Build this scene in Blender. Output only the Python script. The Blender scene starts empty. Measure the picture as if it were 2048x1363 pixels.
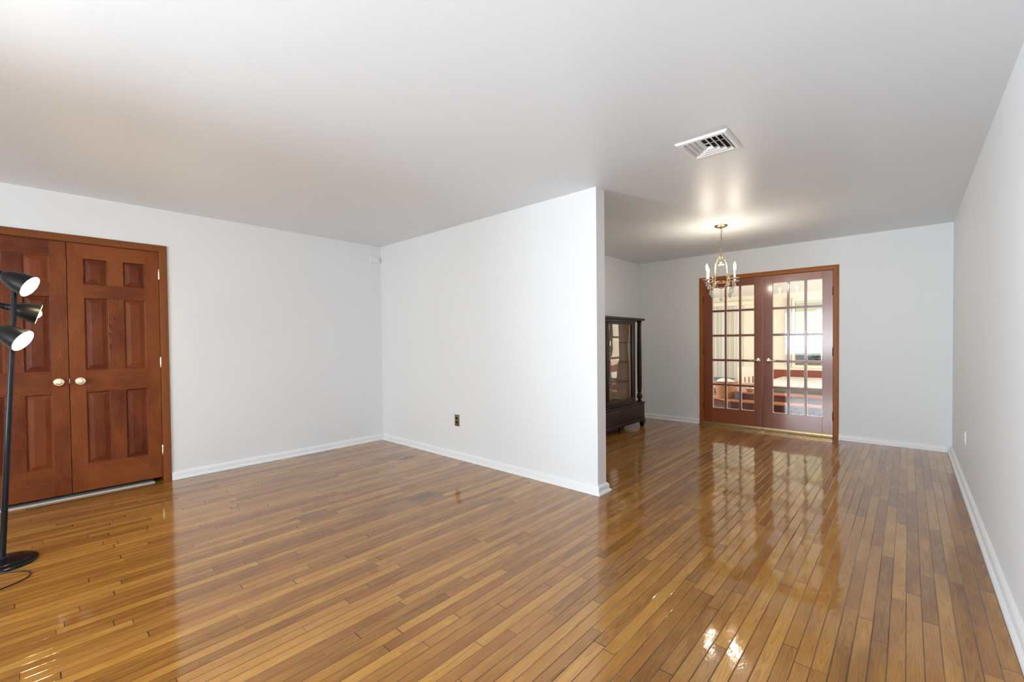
import bpy, bmesh, math, random
from mathutils import Vector, Matrix
PI = math.pi
random.seed(7)
SC = bpy.context.scene
COL = SC.collection

# ------------------------------------------------------------------ camera
YAW, PITCH, ROLL, CAM_H = 0.7358465, -0.0169803, -0.0102007, 1.2272743
fw = Vector((-math.sin(YAW) * math.cos(PITCH), math.cos(YAW) * math.cos(PITCH), math.sin(PITCH)))
rt0 = Vector((math.cos(YAW), math.sin(YAW), 0))
up0 = rt0.cross(fw)
rt = rt0 * math.cos(ROLL) + up0 * math.sin(ROLL)
up = -rt0 * math.sin(ROLL) + up0 * math.cos(ROLL)
cam_d = bpy.data.cameras.new('camera')
cam_d.sensor_width = 36
cam_d.lens = 876.1266 / 2048 * 36
cam_d.shift_y = (697.3132 - 681.5) / 2048
cam_d.clip_start = 0.02
cam = bpy.data.objects.new('camera', cam_d)
COL.objects.link(cam)
cam.matrix_world = Matrix(((rt.x, up.x, -fw.x, 0), (rt.y, up.y, -fw.y, 0), (rt.z, up.z, -fw.z, CAM_H), (0, 0, 0, 1)))
SC.camera = cam

# ------------------------------------------------------------------ exposure, sky
SC.view_settings.view_transform = 'Standard'
SC.view_settings.look = 'None'
SC.view_settings.exposure = 0.48
SC.view_settings.gamma = 1.0
SC.view_settings.use_curve_mapping = False
SC.cycles.use_denoising = True
SC.cycles.max_bounces = 10
SC.cycles.diffuse_bounces = 6
SC.cycles.glossy_bounces = 5
SC.cycles.transparent_max_bounces = 16
SC.cycles.sample_clamp_indirect = 6.0

w = bpy.data.worlds.new('daylight')
SC.world = w
w.use_nodes = True
bg = w.node_tree.nodes['Background']
bg.inputs[0].default_value = (0.80, 0.90, 1.0, 1)
bg.inputs[1].default_value = 0.6

# key dimensions (metres)
H = 2.44
XL = -4.9735          # closet wall
YP = 3.0273           # partition, near face
PT = 0.127            # partition thickness
XE = -1.8315          # partition end
YF = 6.577            # french door wall
XR = 0.3474           # right wall
XD = -3.2097          # dining room left wall
YB = -4.00            # wall behind the camera
SY0, SY1 = YF + 0.14, 11.6   # sunroom
SX0, SX1, SH = -4.6, 1.5, 2.265


def area(name, loc, target, sx, sy, power, color=(1, 1, 1), spread=PI):
    l = bpy.data.lights.new(name, 'AREA')
    l.shape = 'RECTANGLE'
    l.size, l.size_y = sx, sy
    l.energy = power
    l.color = color
    l.spread = spread
    o = bpy.data.objects.new(name, l)
    COL.objects.link(o)
    o.location = loc
    d = Vector(target) - Vector(loc)
    o.rotation_euler = d.to_track_quat('-Z', 'Y').to_euler()
    return o


# daylight entering through the wide picture window behind the camera: sky light; the second lamp is an up-light added to brighten the ceiling
area('window_daylight', (-1.6, YB + 0.06, 1.42), (-2.4, 3.0, 1.6), 3.2, 1.5, 86, (0.88, 0.96, 1.0))
area('ceiling_fill_light', (-1.6, YB + 0.10, 1.1), (-1.0, YB + 2.6, 2.6), 3.2, 0.8, 48, (0.80, 0.90, 1.0))
# added fill lamp behind the camera, aimed across at the right wall
area('right_wall_fill', (-3.2, -2.3, 0.90), (0.35, 1.3, 1.75), 0.9, 0.9, 47, (0.79, 0.90, 1.0), math.radians(84))
# daylight entering the sunroom through its side windows
area('sunroom_daylight_east', (SX1 - 0.05, 9.1, 1.3), (-2.5, 9.3, 1.0), 3.6, 1.7, 96, (1.0, 0.97, 0.90))
area('sunroom_daylight_west', (SX0 + 0.05, 8.6, 1.3), (-1.5, 9.3, 1.0), 2.6, 1.7, 54, (1.0, 0.98, 0.93))


# ------------------------------------------------------------------ node helpers
class NT:
    def __init__(self, name):
        self.m = bpy.data.materials.new(name)
        self.m.use_nodes = True
        self.t = self.m.node_tree
        self.t.nodes.clear()
        self.out = self.t.nodes.new('ShaderNodeOutputMaterial')

    def n(self, typ, ins=None, **kw):
        nd = self.t.nodes.new(typ)
        for k, v in kw.items():
            setattr(nd, k, v)
        for k, v in (ins or {}).items():
            s = nd.inputs[k]
            if hasattr(v, 'is_linked') or isinstance(v, bpy.types.NodeSocket):
                self.t.links.new(v, s)
            else:
                s.default_value = v
        return nd

    def m_(self, op, a, b=0.0, c=None):
        ins = {0: a, 1: b}
        if c is not None:
            ins[2] = c
        return self.n('ShaderNodeMath', ins, operation=op).outputs[0]

    def comb(self, x, y, z):
        return self.n('ShaderNodeCombineXYZ', {0: x, 1: y, 2: z}).outputs[0]

    def sep(self, v):
        s = self.n('ShaderNodeSeparateXYZ', {0: v})
        return s.outputs[0], s.outputs[1], s.outputs[2]

    def noise(self, vec, scale, detail=3.0, rough=0.5, dist=0.0, color=False):
        nd = self.n('ShaderNodeTexNoise', {'Vector': vec, 'Scale': scale, 'Detail': detail, 'Roughness': rough, 'Distortion': dist})
        return nd.outputs['Color'] if color else nd.outputs['Fac']

    def ramp(self, fac, stops, interp='LINEAR'):
        nd = self.n('ShaderNodeValToRGB', {0: fac})
        cr = nd.color_ramp
        cr.interpolation = interp
        while len(cr.elements) < len(stops):
            cr.elements.new(0.5)
        for e, (p, c) in zip(cr.elements, stops):
            e.position = p
            e.color = (c[0], c[1], c[2], 1)
        return nd.outputs[0]

    def mix(self, fac, a, b, blend='MIX'):
        nd = self.n('ShaderNodeMix', data_type='RGBA', blend_type=blend)
        for k, v in ((0, fac), (6, a), (7, b)):
            if isinstance(v, bpy.types.NodeSocket):
                self.t.links.new(v, nd.inputs[k])
            else:
                nd.inputs[k].default_value = v if k == 0 else (v[0], v[1], v[2], 1)
        return nd.outputs[2]

    def bump(self, height, strength=0.2, dist=0.01, normal=None):
        ins = {'Strength': strength, 'Distance': dist, 'Height': height}
        if normal is not None:
            ins['Normal'] = normal
        return self.n('ShaderNodeBump', ins).outputs[0]

    def pbr(self, color, rough=0.5, metal=0.0, normal=None, coat=0.0, coat_rough=0.05, coat_ior=1.5, spec=0.5, coat_normal=None, **extra):
        nd = self.n('ShaderNodeBsdfPrincipled')
        if isinstance(color, bpy.types.NodeSocket):
            self.t.links.new(color, nd.inputs['Base Color'])
        else:
            nd.inputs['Base Color'].default_value = (color[0], color[1], color[2], 1)
        for k, v in (('Roughness', rough), ('Metallic', metal), ('Coat Weight', coat), ('Coat Roughness', coat_rough),
                     ('Coat IOR', coat_ior), ('Specular IOR Level', spec)):
            if isinstance(v, bpy.types.NodeSocket):
                self.t.links.new(v, nd.inputs[k])
            else:
                nd.inputs[k].default_value = v
        if normal is not None:
            self.t.links.new(normal, nd.inputs['Normal'])
        if coat_normal is not None:
            self.t.links.new(coat_normal, nd.inputs['Coat Normal'])
        for k, v in extra.items():
            nd.inputs[k].default_value = v
        self.t.links.new(nd.outputs[0], self.out.inputs[0])
        return nd


def lin(r, g, b):
    f = lambda c: (c / 255 / 12.92) if c / 255 <= 0.04045 else ((c / 255 + 0.055) / 1.055) ** 2.4
    return (f(r), f(g), f(b))


def simple(name, color, rough=0.5, metal=0.0, bump=0.0, bscale=60, **kw):
    t = NT(name)
    nrm = None
    if bump:
        co = t.n('ShaderNodeTexCoord').outputs['Object']
        nrm = t.bump(t.noise(co, bscale, 3), bump, 0.004)
    t.pbr(color, rough, metal, nrm, **kw)
    return t.m


def wood(name, dark, mid, light, axis='z', rough=0.35, ring=210.0, coat=0.0, blotch=1.0, spec=0.5, coat_rough=0.08, ringw=1.0):
    """Stained softwood, the grain running along one local axis; every board gets its own cut."""
    t = NT(name)
    co = t.n('ShaderNodeTexCoord').outputs['Object']
    rnd = t.n('ShaderNodeObjectInfo').outputs['Random']
    x, y, z = t.sep(co)
    if axis == 'z':
        a, b, l = x, y, z
    elif axis == 'y':
        a, b, l = x, z, y
    else:
        a, b, l = y, z, x
    r1 = t.m_('MULTIPLY', rnd, 37.0)
    r2 = t.m_('FRACT', t.m_('MULTIPLY', rnd, 91.7))
    lo = t.m_('ADD', l, r1)
    q = t.comb(t.m_('ADD', a, r1), t.m_('ADD', b, r1), t.m_('MULTIPLY', lo, 0.16))
    nz = t.noise(q, 7.0, 3, 0.55)
    warp = t.m_('MULTIPLY', t.m_('SUBTRACT', nz, 0.5), 0.085)
    pa = t.m_('ADD', a, t.m_('MULTIPLY', t.m_('SUBTRACT', r2, 0.5), 0.16))
    pb = t.m_('ADD', b, t.m_('ADD', 0.05, t.m_('MULTIPLY', lo, 0.006)))
    # both transverse distances to the pith, so the faces show cathedral figure
    d = t.m_('SQRT', t.m_('ADD', t.m_('MULTIPLY', pa, pa), t.m_('MULTIPLY', pb, pb)))
    d = t.m_('ADD', d, warp)
    rings = t.m_('FRACT', t.m_('MULTIPLY', d, ring))
    rr = t.ramp(rings, [(0.0, (0, 0, 0)), (0.62, (0.42, 0.42, 0.42)), (0.92, (1, 1, 1)), (1.0, (0.0, 0.0, 0.0))])
    fib = t.noise(t.comb(t.m_('MULTIPLY', a, 420.0), t.m_('MULTIPLY', b, 420.0), t.m_('MULTIPLY', lo, 14.0)), 1.0, 2, 0.6)
    blo = t.noise(t.comb(t.m_('ADD', a, r1), t.m_('ADD', b, r1), t.m_('MULTIPLY', lo, 0.5)), 6.0, 3, 0.6)
    board = t.m_('MULTIPLY', t.m_('SUBTRACT', t.m_('FRACT', t.m_('MULTIPLY', rnd, 53.3)), 0.5), 0.42)
    f = t.m_('ADD', t.m_('MULTIPLY', rr, -0.22 * ringw), t.m_('ADD', t.m_('MULTIPLY', fib, 0.28 + 0.10 * (ringw - 1)), t.m_('ADD', t.m_('MULTIPLY', blo, 0.85 * blotch), board)))
    f = t.m_('ADD', f, 0.08 + 0.42 * (1 - blotch) + 0.07 * (ringw - 1))
    c = t.ramp(f, [(0.12, dark), (0.5, mid), (0.88, light)])
    nrm = t.bump(t.m_('ADD', t.m_('MULTIPLY', fib, 0.6), t.m_('MULTIPLY', rr, -0.5)), 0.10, 0.002)
    t.pbr(c, rough, 0, nrm, coat=coat, coat_rough=coat_rough, spec=spec)
    return t.m


def thin_glass(name, tint=(1, 1, 1), ior=1.5, rough=0.0, wave=0.0, gain=1.0):
    t = NT(name)
    nrm = None
    if wave:
        co = t.n('ShaderNodeTexCoord').outputs['Object']
        nrm = t.bump(t.noise(t.n('ShaderNodeVectorMath', {0: co, 1: (1, 1, 0.45)}, operation='MULTIPLY').outputs[0], 7.0, 1.5, 0.4), wave, 0.02)
    bf = t.n('ShaderNodeNewGeometry').outputs['Backfacing']     # the pane refracts nothing: same Fresnel from either face
    ins = {'IOR': t.m_('ADD', ior, t.m_('MULTIPLY', bf, 1.0 / ior - ior))}
    if nrm is not None:
        ins['Normal'] = nrm
    fr = t.n('ShaderNodeFresnel', ins).outputs[0]
    if gain != 1.0:
        fr = t.m_('MINIMUM', t.m_('MULTIPLY', fr, gain), 1.0)
    tr = t.n('ShaderNodeBsdfTransparent', {0: (*tint, 1)}).outputs[0]
    gi = {'Roughness': rough}
    if nrm is not None:
        gi['Normal'] = nrm
    gl = t.n('ShaderNodeBsdfGlossy', gi).outputs[0]
    mx = t.n('ShaderNodeMixShader', {0: fr, 1: tr, 2: gl})
    t.t.links.new(mx.outputs[0], t.out.inputs[0])
    return t.m


def emit(name, color, strength):
    t = NT(name)
    e = t.n('ShaderNodeEmission', {0: (*color, 1), 1: strength})
    t.t.links.new(e.outputs[0], t.out.inputs[0])
    return t.m


# ------------------------------------------------------------------ materials
def wall_paint(name, color, rough=0.55, spec=0.35):
    t = NT(name)
    pos = t.n('ShaderNodeNewGeometry').outputs['Position']
    h = t.m_('ADD', t.noise(pos, 260.0, 2, 0.5), t.m_('MULTIPLY', t.noise(pos, 5.0, 2), 1.2))
    t.pbr(color, rough, 0, t.bump(h, 0.06, 0.003), spec=spec)
    return t.m


M_WALL = wall_paint('wall_paint', (0.785, 0.80, 0.812))
M_TRIMW = simple('white_trim_paint', (0.83, 0.84, 0.85), 0.35, bump=0.03, bscale=40)


def ceiling_paint():
    """Semi-gloss paint with trowel ripples and one filled seam along the line of the partition."""
    t = NT('ceiling_paint')
    pos = t.n('ShaderNodeNewGeometry').outputs['Position']
    x, y, z = t.sep(pos)
    rip = t.noise(t.comb(t.m_('MULTIPLY', x, 1.4), t.m_('MULTIPLY', y, 7.0), 0.0), 4.0, 4, 0.6, 0.6)
    rol = t.noise(pos, 180.0, 2)
    e = t.m_('DIVIDE', t.m_('SUBTRACT', y, YP + 0.16), 0.10)
    seam = t.m_('EXPONENT', t.m_('MULTIPLY', t.m_('MULTIPLY', e, e), -1.0))
    inx = t.n('ShaderNodeMapRange', {0: x, 1: -2.0, 2: -0.2, 3: 1.0, 4: 0.0}, clamp=True).outputs[0]
    seam = t.m_('MULTIPLY', seam, inx)
    h = t.m_('ADD', t.m_('MULTIPLY', rip, 0.9), t.m_('ADD', t.m_('MULTIPLY', rol, 0.03), t.m_('MULTIPLY', seam, 0.8)))
    t.pbr((0.762, 0.80, 0.828), 0.43, 0, t.bump(h, 0.10, 0.006), spec=0.5)
    return t.m


M_CEIL = ceiling_paint()


def floor_mat():
    """Strip oak boards 52 mm wide running along Y under a thick gloss varnish."""
    t = NT('oak_strip_floor')
    pos = t.n('ShaderNodeNewGeometry').outputs['Position']
    x, y, z = t.sep(pos)
    W, L = 0.0525, 1.9
    u = t.m_('DIVIDE', t.m_('ADD', x, 0.0035), W)
    i = t.m_('FLOOR', u)
    fu = t.m_('SUBTRACT', u, i)
    wn = lambda v: t.n('ShaderNodeTexWhiteNoise', {'Vector': v}, noise_dimensions='3D')
    r0 = wn(t.comb(i, 0.5, 0.5)).outputs['Value']
    v = t.m_('ADD', t.m_('DIVIDE', y, L), t.m_('MULTIPLY', r0, 13.0))
    j = t.m_('FLOOR', v)
    fv = t.m_('SUBTRACT', v, j)
    cut = t.m_('ADD', 0.25, t.m_('MULTIPLY', wn(t.comb(i, j, 3.5)).outputs['Value'], 0.5))
    k = t.m_('ADD', j, t.m_('MULTIPLY', t.m_('GREATER_THAN', fv, cut), 0.5))
    rn = wn(t.comb(i, k, 7.5))
    ra, rb, rc = t.sep(rn.outputs['Color'])
    # seams
    edge = t.m_('MULTIPLY', t.m_('MINIMUM', fu, t.m_('SUBTRACT', 1.0, fu)), W)
    openness = t.noise(t.comb(t.m_('MULTIPLY', i, 3.7), t.m_('MULTIPLY', y, 0.8), 0.0), 1.0, 2)
    sw = t.m_('ADD', 0.0020, t.m_('MULTIPLY', t.m_('POWER', openness, 3.0), 0.0066))
    seam = t.m_('SUBTRACT', 1.0, t.n('ShaderNodeMapRange', {0: edge, 1: 0.0, 2: sw, 3: 0.0, 4: 1.0}, clamp=True).outputs[0])
    e1 = t.m_('MULTIPLY', t.m_('MINIMUM', fv, t.m_('SUBTRACT', 1.0, fv)), L)
    e2 = t.m_('MULTIPLY', t.m_('ABSOLUTE', t.m_('SUBTRACT', fv, cut)), L)
    ee = t.m_('MINIMUM', e1, e2)
    endw = t.m_('ADD', 0.0004, t.m_('MULTIPLY', rc, 0.0022))
    endj = t.m_('LESS_THAN', ee, endw)
    gap = t.m_('MAXIMUM', seam, endj)
    # grain
    gx = t.m_('ADD', x, t.m_('MULTIPLY', rb, 50.0))
    gy = t.m_('ADD', y, t.m_('MULTIPLY', rc, 50.0))
    fib = t.noise(t.comb(t.m_('MULTIPLY', gx, 330.0), t.m_('MULTIPLY', gy, 9.0), 0.0), 1.0, 3, 0.65)
    nz = t.noise(t.comb(t.m_('MULTIPLY', gx, 9.0), t.m_('MULTIPLY', gy, 1.5), 0.0), 1.0, 2, 0.5)
    pa = t.m_('ADD', t.m_('MULTIPLY', t.m_('SUBTRACT', fu, 0.5), W), t.m_('MULTIPLY', t.m_('SUBTRACT', rb, 0.5), 0.05))
    dd = t.m_('ADD', t.m_('SQRT', t.m_('ADD', t.m_('MULTIPLY', pa, pa), 0.0007)), t.m_('MULTIPLY', nz, 0.05))
    rings = t.m_('FRACT', t.m_('MULTIPLY', dd, 190.0))
    rr = t.ramp(rings, [(0.0, (0, 0, 0)), (0.7, (0.5, 0.5, 0.5)), (0.9, (1, 1, 1)), (1.0, (0, 0, 0))])
    mott = t.noise(t.comb(t.m_('MULTIPLY', gx, 14.0), t.m_('MULTIPLY', gy, 2.6), 0.0), 1.0, 3, 0.6)
    f = t.m_('ADD', t.m_('MULTIPLY', ra, 0.33), t.m_('ADD', t.m_('MULTIPLY', mott, 0.52), t.m_('MULTIPLY', fib, 0.36)))
    f = t.m_('ADD', f, t.m_('ADD', t.m_('MULTIPLY', rr, -0.17), -0.075))
    c = t.ramp(f, [(0.0, (0.105, 0.037, 0.008)), (0.28, (0.24, 0.098, 0.018)), (0.55, (0.42, 0.190, 0.034)), (0.85, (0.60, 0.33, 0.075)), (1.0, (0.67, 0.39, 0.10))])
    # some boards redder
    c = t.mix(t.m_('MULTIPLY', t.m_('GREATER_THAN', rb, 0.70), 0.30), c, (0.27, 0.095, 0.026))
    # old spills and dark wear, each with its own outline
    spots = None
    wob = t.noise(t.comb(t.m_('MULTIPLY', x, 22.0), t.m_('MULTIPLY', y, 6.0), 0.0), 1.0, 3)
    for (sx, sy, rx, ry, s) in ((-3.95, 2.72, 0.07, 0.16, 1.0), (-4.10, 2.62, 0.10, 0.26, 0.45), (-4.88, 2.16, 0.10, 0.34, 0.8), (-2.87, 2.10, 0.12, 0.22, 0.62),
                                (-2.95, 1.85, 0.07, 0.34, 0.45), (-2.35, 2.42, 0.07, 0.16, 0.5), (-4.2, 1.55, 0.13, 0.40, 0.45), (-4.6, 1.1, 0.08, 0.3, 0.35), (-3.6, 1.9, 0.06, 0.5, 0.35),
                                (-3.2, 1.35, 0.05, 0.3, 0.3), (-4.92, 1.3, 0.05, 0.5, 0.5), (-0.15, 2.0, 0.07, 0.35, 0.35), (0.2, 3.2, 0.1, 0.6, 0.3), (-0.7, 1.3, 0.05, 0.2, 0.4)):
        ax = t.m_('DIVIDE', t.m_('SUBTRACT', x, sx), rx)
        ay = t.m_('DIVIDE', t.m_('SUBTRACT', y, sy), ry)
        d = t.m_('SQRT', t.m_('ADD', t.m_('MULTIPLY', ax, ax), t.m_('MULTIPLY', ay, ay)))
        d = t.m_('ADD', d, t.m_('MULTIPLY', t.m_('SUBTRACT', wob, 0.5), 1.6))
        s1 = t.n('ShaderNodeMapRange', {0: d, 1: 0.35, 2: 1.0, 3: s, 4: 0.0}, clamp=True).outputs[0]
        spots = s1 if spots is None else t.m_('MAXIMUM', spots, s1)
    c = t.mix(t.m_('MULTIPLY', spots, 0.95), c, (0.045, 0.018, 0.014))
    nick = t.noise(t.comb(t.m_('MULTIPLY', x, 60.0), t.m_('MULTIPLY', y, 32.0), 4.0), 1.0, 1)
    nick = t.n('ShaderNodeMapRange', {0: nick, 1: 0.80, 2: 0.84, 3: 0.0, 4: 1.0}, clamp=True).outputs[0]
    c = t.mix(t.m_('MULTIPLY', nick, 0.6), c, (0.05, 0.02, 0.01))
    c = t.mix(t.m_('MULTIPLY', gap, 0.94), c, (0.028, 0.012, 0.006))
    # relief: cupped, slightly tilted boards under a wavy varnish
    tilt = t.m_('MULTIPLY', t.m_('SUBTRACT', fu, 0.5), t.m_('SUBTRACT', rc, 0.5))
    cup = t.m_('MULTIPLY', t.m_('MULTIPLY', t.m_('SUBTRACT', fu, 0.5), t.m_('SUBTRACT', fu, 0.5)), 1.0)
    wav = t.noise(t.comb(t.m_('MULTIPLY', gx, 10.0), t.m_('MULTIPLY', gy, 8.0), 0.0), 1.0, 2, 0.5)
    fine = t.noise(t.comb(t.m_('MULTIPLY', x, 90.0), t.m_('MULTIPLY', y, 60.0), 0.0), 1.0, 2, 0.5)
    h = t.m_('ADD', t.m_('MULTIPLY', tilt, 0.42), t.m_('ADD', t.m_('MULTIPLY', cup, 0.22), t.m_('ADD', t.m_('MULTIPLY', wav, 0.62), t.m_('MULTIPLY', fine, 0.075))))
    h = t.m_('SUBTRACT', h, t.m_('MULTIPLY', gap, 0.30))
    nrm = t.bump(h, 1.0, 0.0016)
    rgh = t.m_('ADD', 0.03, t.m_('MULTIPLY', t.noise(pos, 2.2, 2), 0.07))
    t.pbr(c, 0.42, 0, nrm, coat=1.0, coat_rough=rgh, coat_ior=1.58, coat_normal=nrm, spec=0.05)
    return t.m


M_FLOOR = floor_mat()
# closet doors: reddish stained pine
CD = (0.050, 0.009, 0.003), (0.135, 0.030, 0.0075), (0.27, 0.076, 0.018)
M_CLV = wood('red_stained_pine_upright', *CD, axis='z', rough=0.40, spec=0.2, ringw=3.0)
M_CLH = wood('red_stained_pine_crossways', *CD, axis='y', rough=0.40, spec=0.2, ringw=3.0)
CP = (0.034, 0.007, 0.003), (0.105, 0.021, 0.006), (0.23, 0.058, 0.015)
M_CLP = wood('red_stained_pine_panel', *CP, axis='z', rough=0.40, ring=260, spec=0.2, ringw=3.8)
CC = (0.10, 0.027, 0.008), (0.175, 0.052, 0.013), (0.25, 0.082, 0.022)
M_CSV = wood('brown_casing_upright', *CC, axis='z', rough=0.42, blotch=0.5, spec=0.22)
M_CSH = wood('brown_casing_crossways', *CC, axis='y', rough=0.42, blotch=0.5, spec=0.22)
FC = (0.24, 0.070, 0.012), (0.36, 0.118, 0.022), (0.46, 0.17, 0.036)
M_FCV = wood('orange_casing_upright', *FC, axis='z', rough=0.38, blotch=0.4, spec=0.22)
M_FCH = wood('orange_casing_crossways', *FC, axis='x', rough=0.38, blotch=0.4, spec=0.22)
FD = (0.155, 0.026, 0.0055), (0.235, 0.048, 0.010), (0.31, 0.080, 0.017)
M_FDV = wood('glossy_red_wood_upright', *FD, axis='z', rough=0.3, coat=1.0, blotch=0.45, coat_rough=0.12)
M_FDH = wood('glossy_red_wood_crossways', *FD, axis='x', rough=0.3, coat=1.0, blotch=0.45, coat_rough=0.12)
MG = (0.010, 0.0035, 0.002), (0.022, 0.008, 0.0045), (0.040, 0.015, 0.008)
M_MAH = wood('dark_mahogany', *MG, axis='z', rough=0.36, blotch=0.5, spec=0.22)
M_MAHY = wood('dark_mahogany_lengthways', *MG, axis='y', rough=0.36, blotch=0.5, spec=0.22)
M_BUFF = wood('buff_cabinet_lining', (0.84, 0.70, 0.38), (0.90, 0.76, 0.43), (0.93, 0.80, 0.48), axis='z', rough=0.5, blotch=0.5)
M_BRASS = simple('polished_brass', (0.86, 0.70, 0.38), 0.18, 1.0)
M_SWEEP = simple('dull_brass_strip', (0.50, 0.39, 0.20), 0.38, 1.0)
M_PALEBRASS = simple('pale_brass', (0.90, 0.82, 0.62), 0.14, 1.0)
M_OLDBRASS = simple('aged_brass', (0.36, 0.28, 0.16), 0.34, 1.0, bump=0.1, bscale=90)
M_ANTIQUE = simple('antique_gold', (0.60, 0.44, 0.24), 0.26, 1.0, bump=0.15, bscale=120)
M_BRONZE = simple('dark_bronze_hinge', (0.10, 0.045, 0.025), 0.4, 0.7)
M_BLACK = simple('black_enamel', (0.006, 0.007, 0.009), 0.16, 0.0, spec=0.28)
M_BLACKS = simple('satin_black_enamel', (0.009, 0.008, 0.007), 0.36, spec=0.25)
M_RUBBER = simple('black_cord', (0.012, 0.008, 0.007), 0.45)
M_REFL = simple('white_lamp_lining', (0.90, 0.88, 0.84), 0.4)
M_DARK = simple('near_black_and_void_shade', (0.006, 0.006, 0.006), 0.8)  # near-black for dark faces, and as painted shade in openings
M_WHITEM = simple('white_enamelled_metal', (0.82, 0.82, 0.81), 0.38)
M_PLASTIC = simple('white_plastic', (0.80, 0.80, 0.80), 0.4)
M_GLASS = thin_glass('window_glass', (0.98, 0.99, 0.985), 1.5)
M_OLDGLASS = thin_glass('wavy_old_glass', (0.95, 0.96, 0.94), 1.5, wave=0.05, gain=4.2)
M_CRYSTAL = thin_glass('cut_crystal', (0.93, 0.95, 0.95), 1.9, 0.02, gain=3.4)
t = NT('crystal_painted_sparkle')     # part see-through, part mirror, with pale colour mixed in as painted sparkle
bf = t.n('ShaderNodeNewGeometry').outputs['Backfacing']
fr_ = t.n('ShaderNodeFresnel', {'IOR': t.m_('ADD', 1.9, t.m_('MULTIPLY', bf, 1 / 1.9 - 1.9))}).outputs[0]
fr_ = t.m_('MINIMUM', t.m_('ADD', t.m_('MULTIPLY', fr_, 2.2), 0.12), 1.0)
m1_ = t.n('ShaderNodeMixShader', {0: fr_, 1: t.n('ShaderNodeBsdfTransparent', {0: (0.90, 0.92, 0.92, 1)}).outputs[0], 2: t.n('ShaderNodeBsdfGlossy', {'Roughness': 0.03}).outputs[0]})
m2_ = t.n('ShaderNodeMixShader', {0: 0.22, 1: m1_.outputs[0], 2: t.n('ShaderNodeBsdfDiffuse', {0: (0.92, 0.90, 0.86, 1)}).outputs[0]})
t.t.links.new(m2_.outputs[0], t.out.inputs[0])
M_CRYSTAL = t.m
M_BEAD = simple('bright_glazing_bead', (0.90, 0.84, 0.82), 0.25)
M_BULB = emit('warm_lamp_bulb', (1.0, 0.80, 0.50), 26.0)
M_CBULB = emit('warm_candle_bulb', (1.0, 0.82, 0.52), 28.0)
M_CANDLE = simple('ivory_candle_sleeve', (0.80, 0.72, 0.55), 0.5)


# ------------------------------------------------------------------ mesh helpers
def box(bm, lo, hi, bevel=0.0):
    lo, hi = Vector(lo), Vector(hi)
    r = bmesh.ops.create_cube(bm, size=1.0)
    vs = r['verts']
    s = hi - lo
    for v in vs:
        v.co = Vector((lo.x + (v.co.x + .5) * s.x, lo.y + (v.co.y + .5) * s.y, lo.z + (v.co.z + .5) * s.z))
    if bevel:
        es = list({e for v in vs for e in v.link_edges})
        bmesh.ops.bevel(bm, geom=es, offset=bevel, segments=2, profile=0.6, affect='EDGES')
    return bm


def quad(bm, pts):
    return bm.faces.new([bm.verts.new(p) for p in pts])


def frame_of(d):
    d = Vector(d).normalized()
    a = Vector((0, 0, 1)) if abs(d.z) < 0.9 else Vector((1, 0, 0))
    u = d.cross(a).normalized()
    return u, d.cross(u).normalized(), d


def lathe(bm, profile, origin=(0, 0, 0), axis=(0, 0, 1), seg=28, cap=True, scale=(1, 1)):
    """profile = [(radius, height)] turned about the axis."""
    u, v, d = frame_of(axis)
    o = Vector(origin)
    rings = []
    for r, h in profile:
        if r < 1e-6:
            rings.append([bm.verts.new(o + d * h)])
        else:
            rings.append([bm.verts.new(o + d * h + u * (r * scale[0] * math.cos(2 * PI * k / seg)) + v * (r * scale[1] * math.sin(2 * PI * k / seg))) for k in range(seg)])
    for a, b in zip(rings, rings[1:]):
        if len(a) == 1 and len(b) == 1:
            continue
        for k in range(seg):
            k2 = (k + 1) % seg
            if len(a) == 1:
                bm.faces.new((a[0], b[k], b[k2]))
            elif len(b) == 1:
                bm.faces.new((a[k], b[0], a[k2]))
            else:
                bm.faces.new((a[k], b[k], b[k2], a[k2]))
    if cap:
        for rg in (rings[0], rings[-1]):
            if len(rg) > 2:
                bm.faces.new(rg)
    return bm


def spline(pts, n=8, closed=False):
    P = [Vector(p) for p in pts]
    out = []
    N = len(P)
    rng = range(N if closed else N - 1)
    for i in rng:
        if closed:
            p0, p1, p2, p3 = P[(i - 1) % N], P[i], P[(i + 1) % N], P[(i + 2) % N]
        else:
            p0, p1, p2, p3 = P[max(i - 1, 0)], P[i], P[i + 1], P[min(i + 2, N - 1)]
        for k in range(n):
            s = k / n
            out.append(0.5 * ((2 * p1) + (p2 - p0) * s + (2 * p0 - 5 * p1 + 4 * p2 - p3) * s * s + (3 * p1 - p0 - 3 * p2 + p3) * s ** 3))
    if not closed:
        out.append(P[-1])
    return out


def tube(bm, pts, r, seg=10, closed=False):
    """Round bar along the points; r may be a number or one radius per point."""
    pts = [Vector(p) for p in pts]
    n = len(pts)
    rs = [r] * n if isinstance(r, (int, float)) else r
    rings = []
    up_ = None
    for i, p in enumerate(pts):
        if closed:
            t = pts[(i + 1) % n] - pts[(i - 1) % n]
        else:
            t = pts[min(i + 1, n - 1)] - pts[max(i - 1, 0)]
        t.normalize()
        if up_ is None:
            up_ = frame_of(t)[0]
        up_ = (up_ - t * up_.dot(t))
        if up_.length < 1e-6:
            up_ = frame_of(t)[0]
        up_.normalize()
        b = t.cross(up_)
        rings.append([bm.verts.new(p + up_ * (rs[i] * math.cos(2 * PI * k / seg)) + b * (rs[i] * math.sin(2 * PI * k / seg))) for k in range(seg)])
    pairs = list(zip(rings, rings[1:])) + ([(rings[-1], rings[0])] if closed else [])
    for a, b in pairs:
        for k in range(seg):
            k2 = (k + 1) % seg
            bm.faces.new((a[k], a[k2], b[k2], b[k]))
    if not closed:
        bm.faces.new(rings[0])
        bm.faces.new(rings[-1])
    return bm


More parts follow.
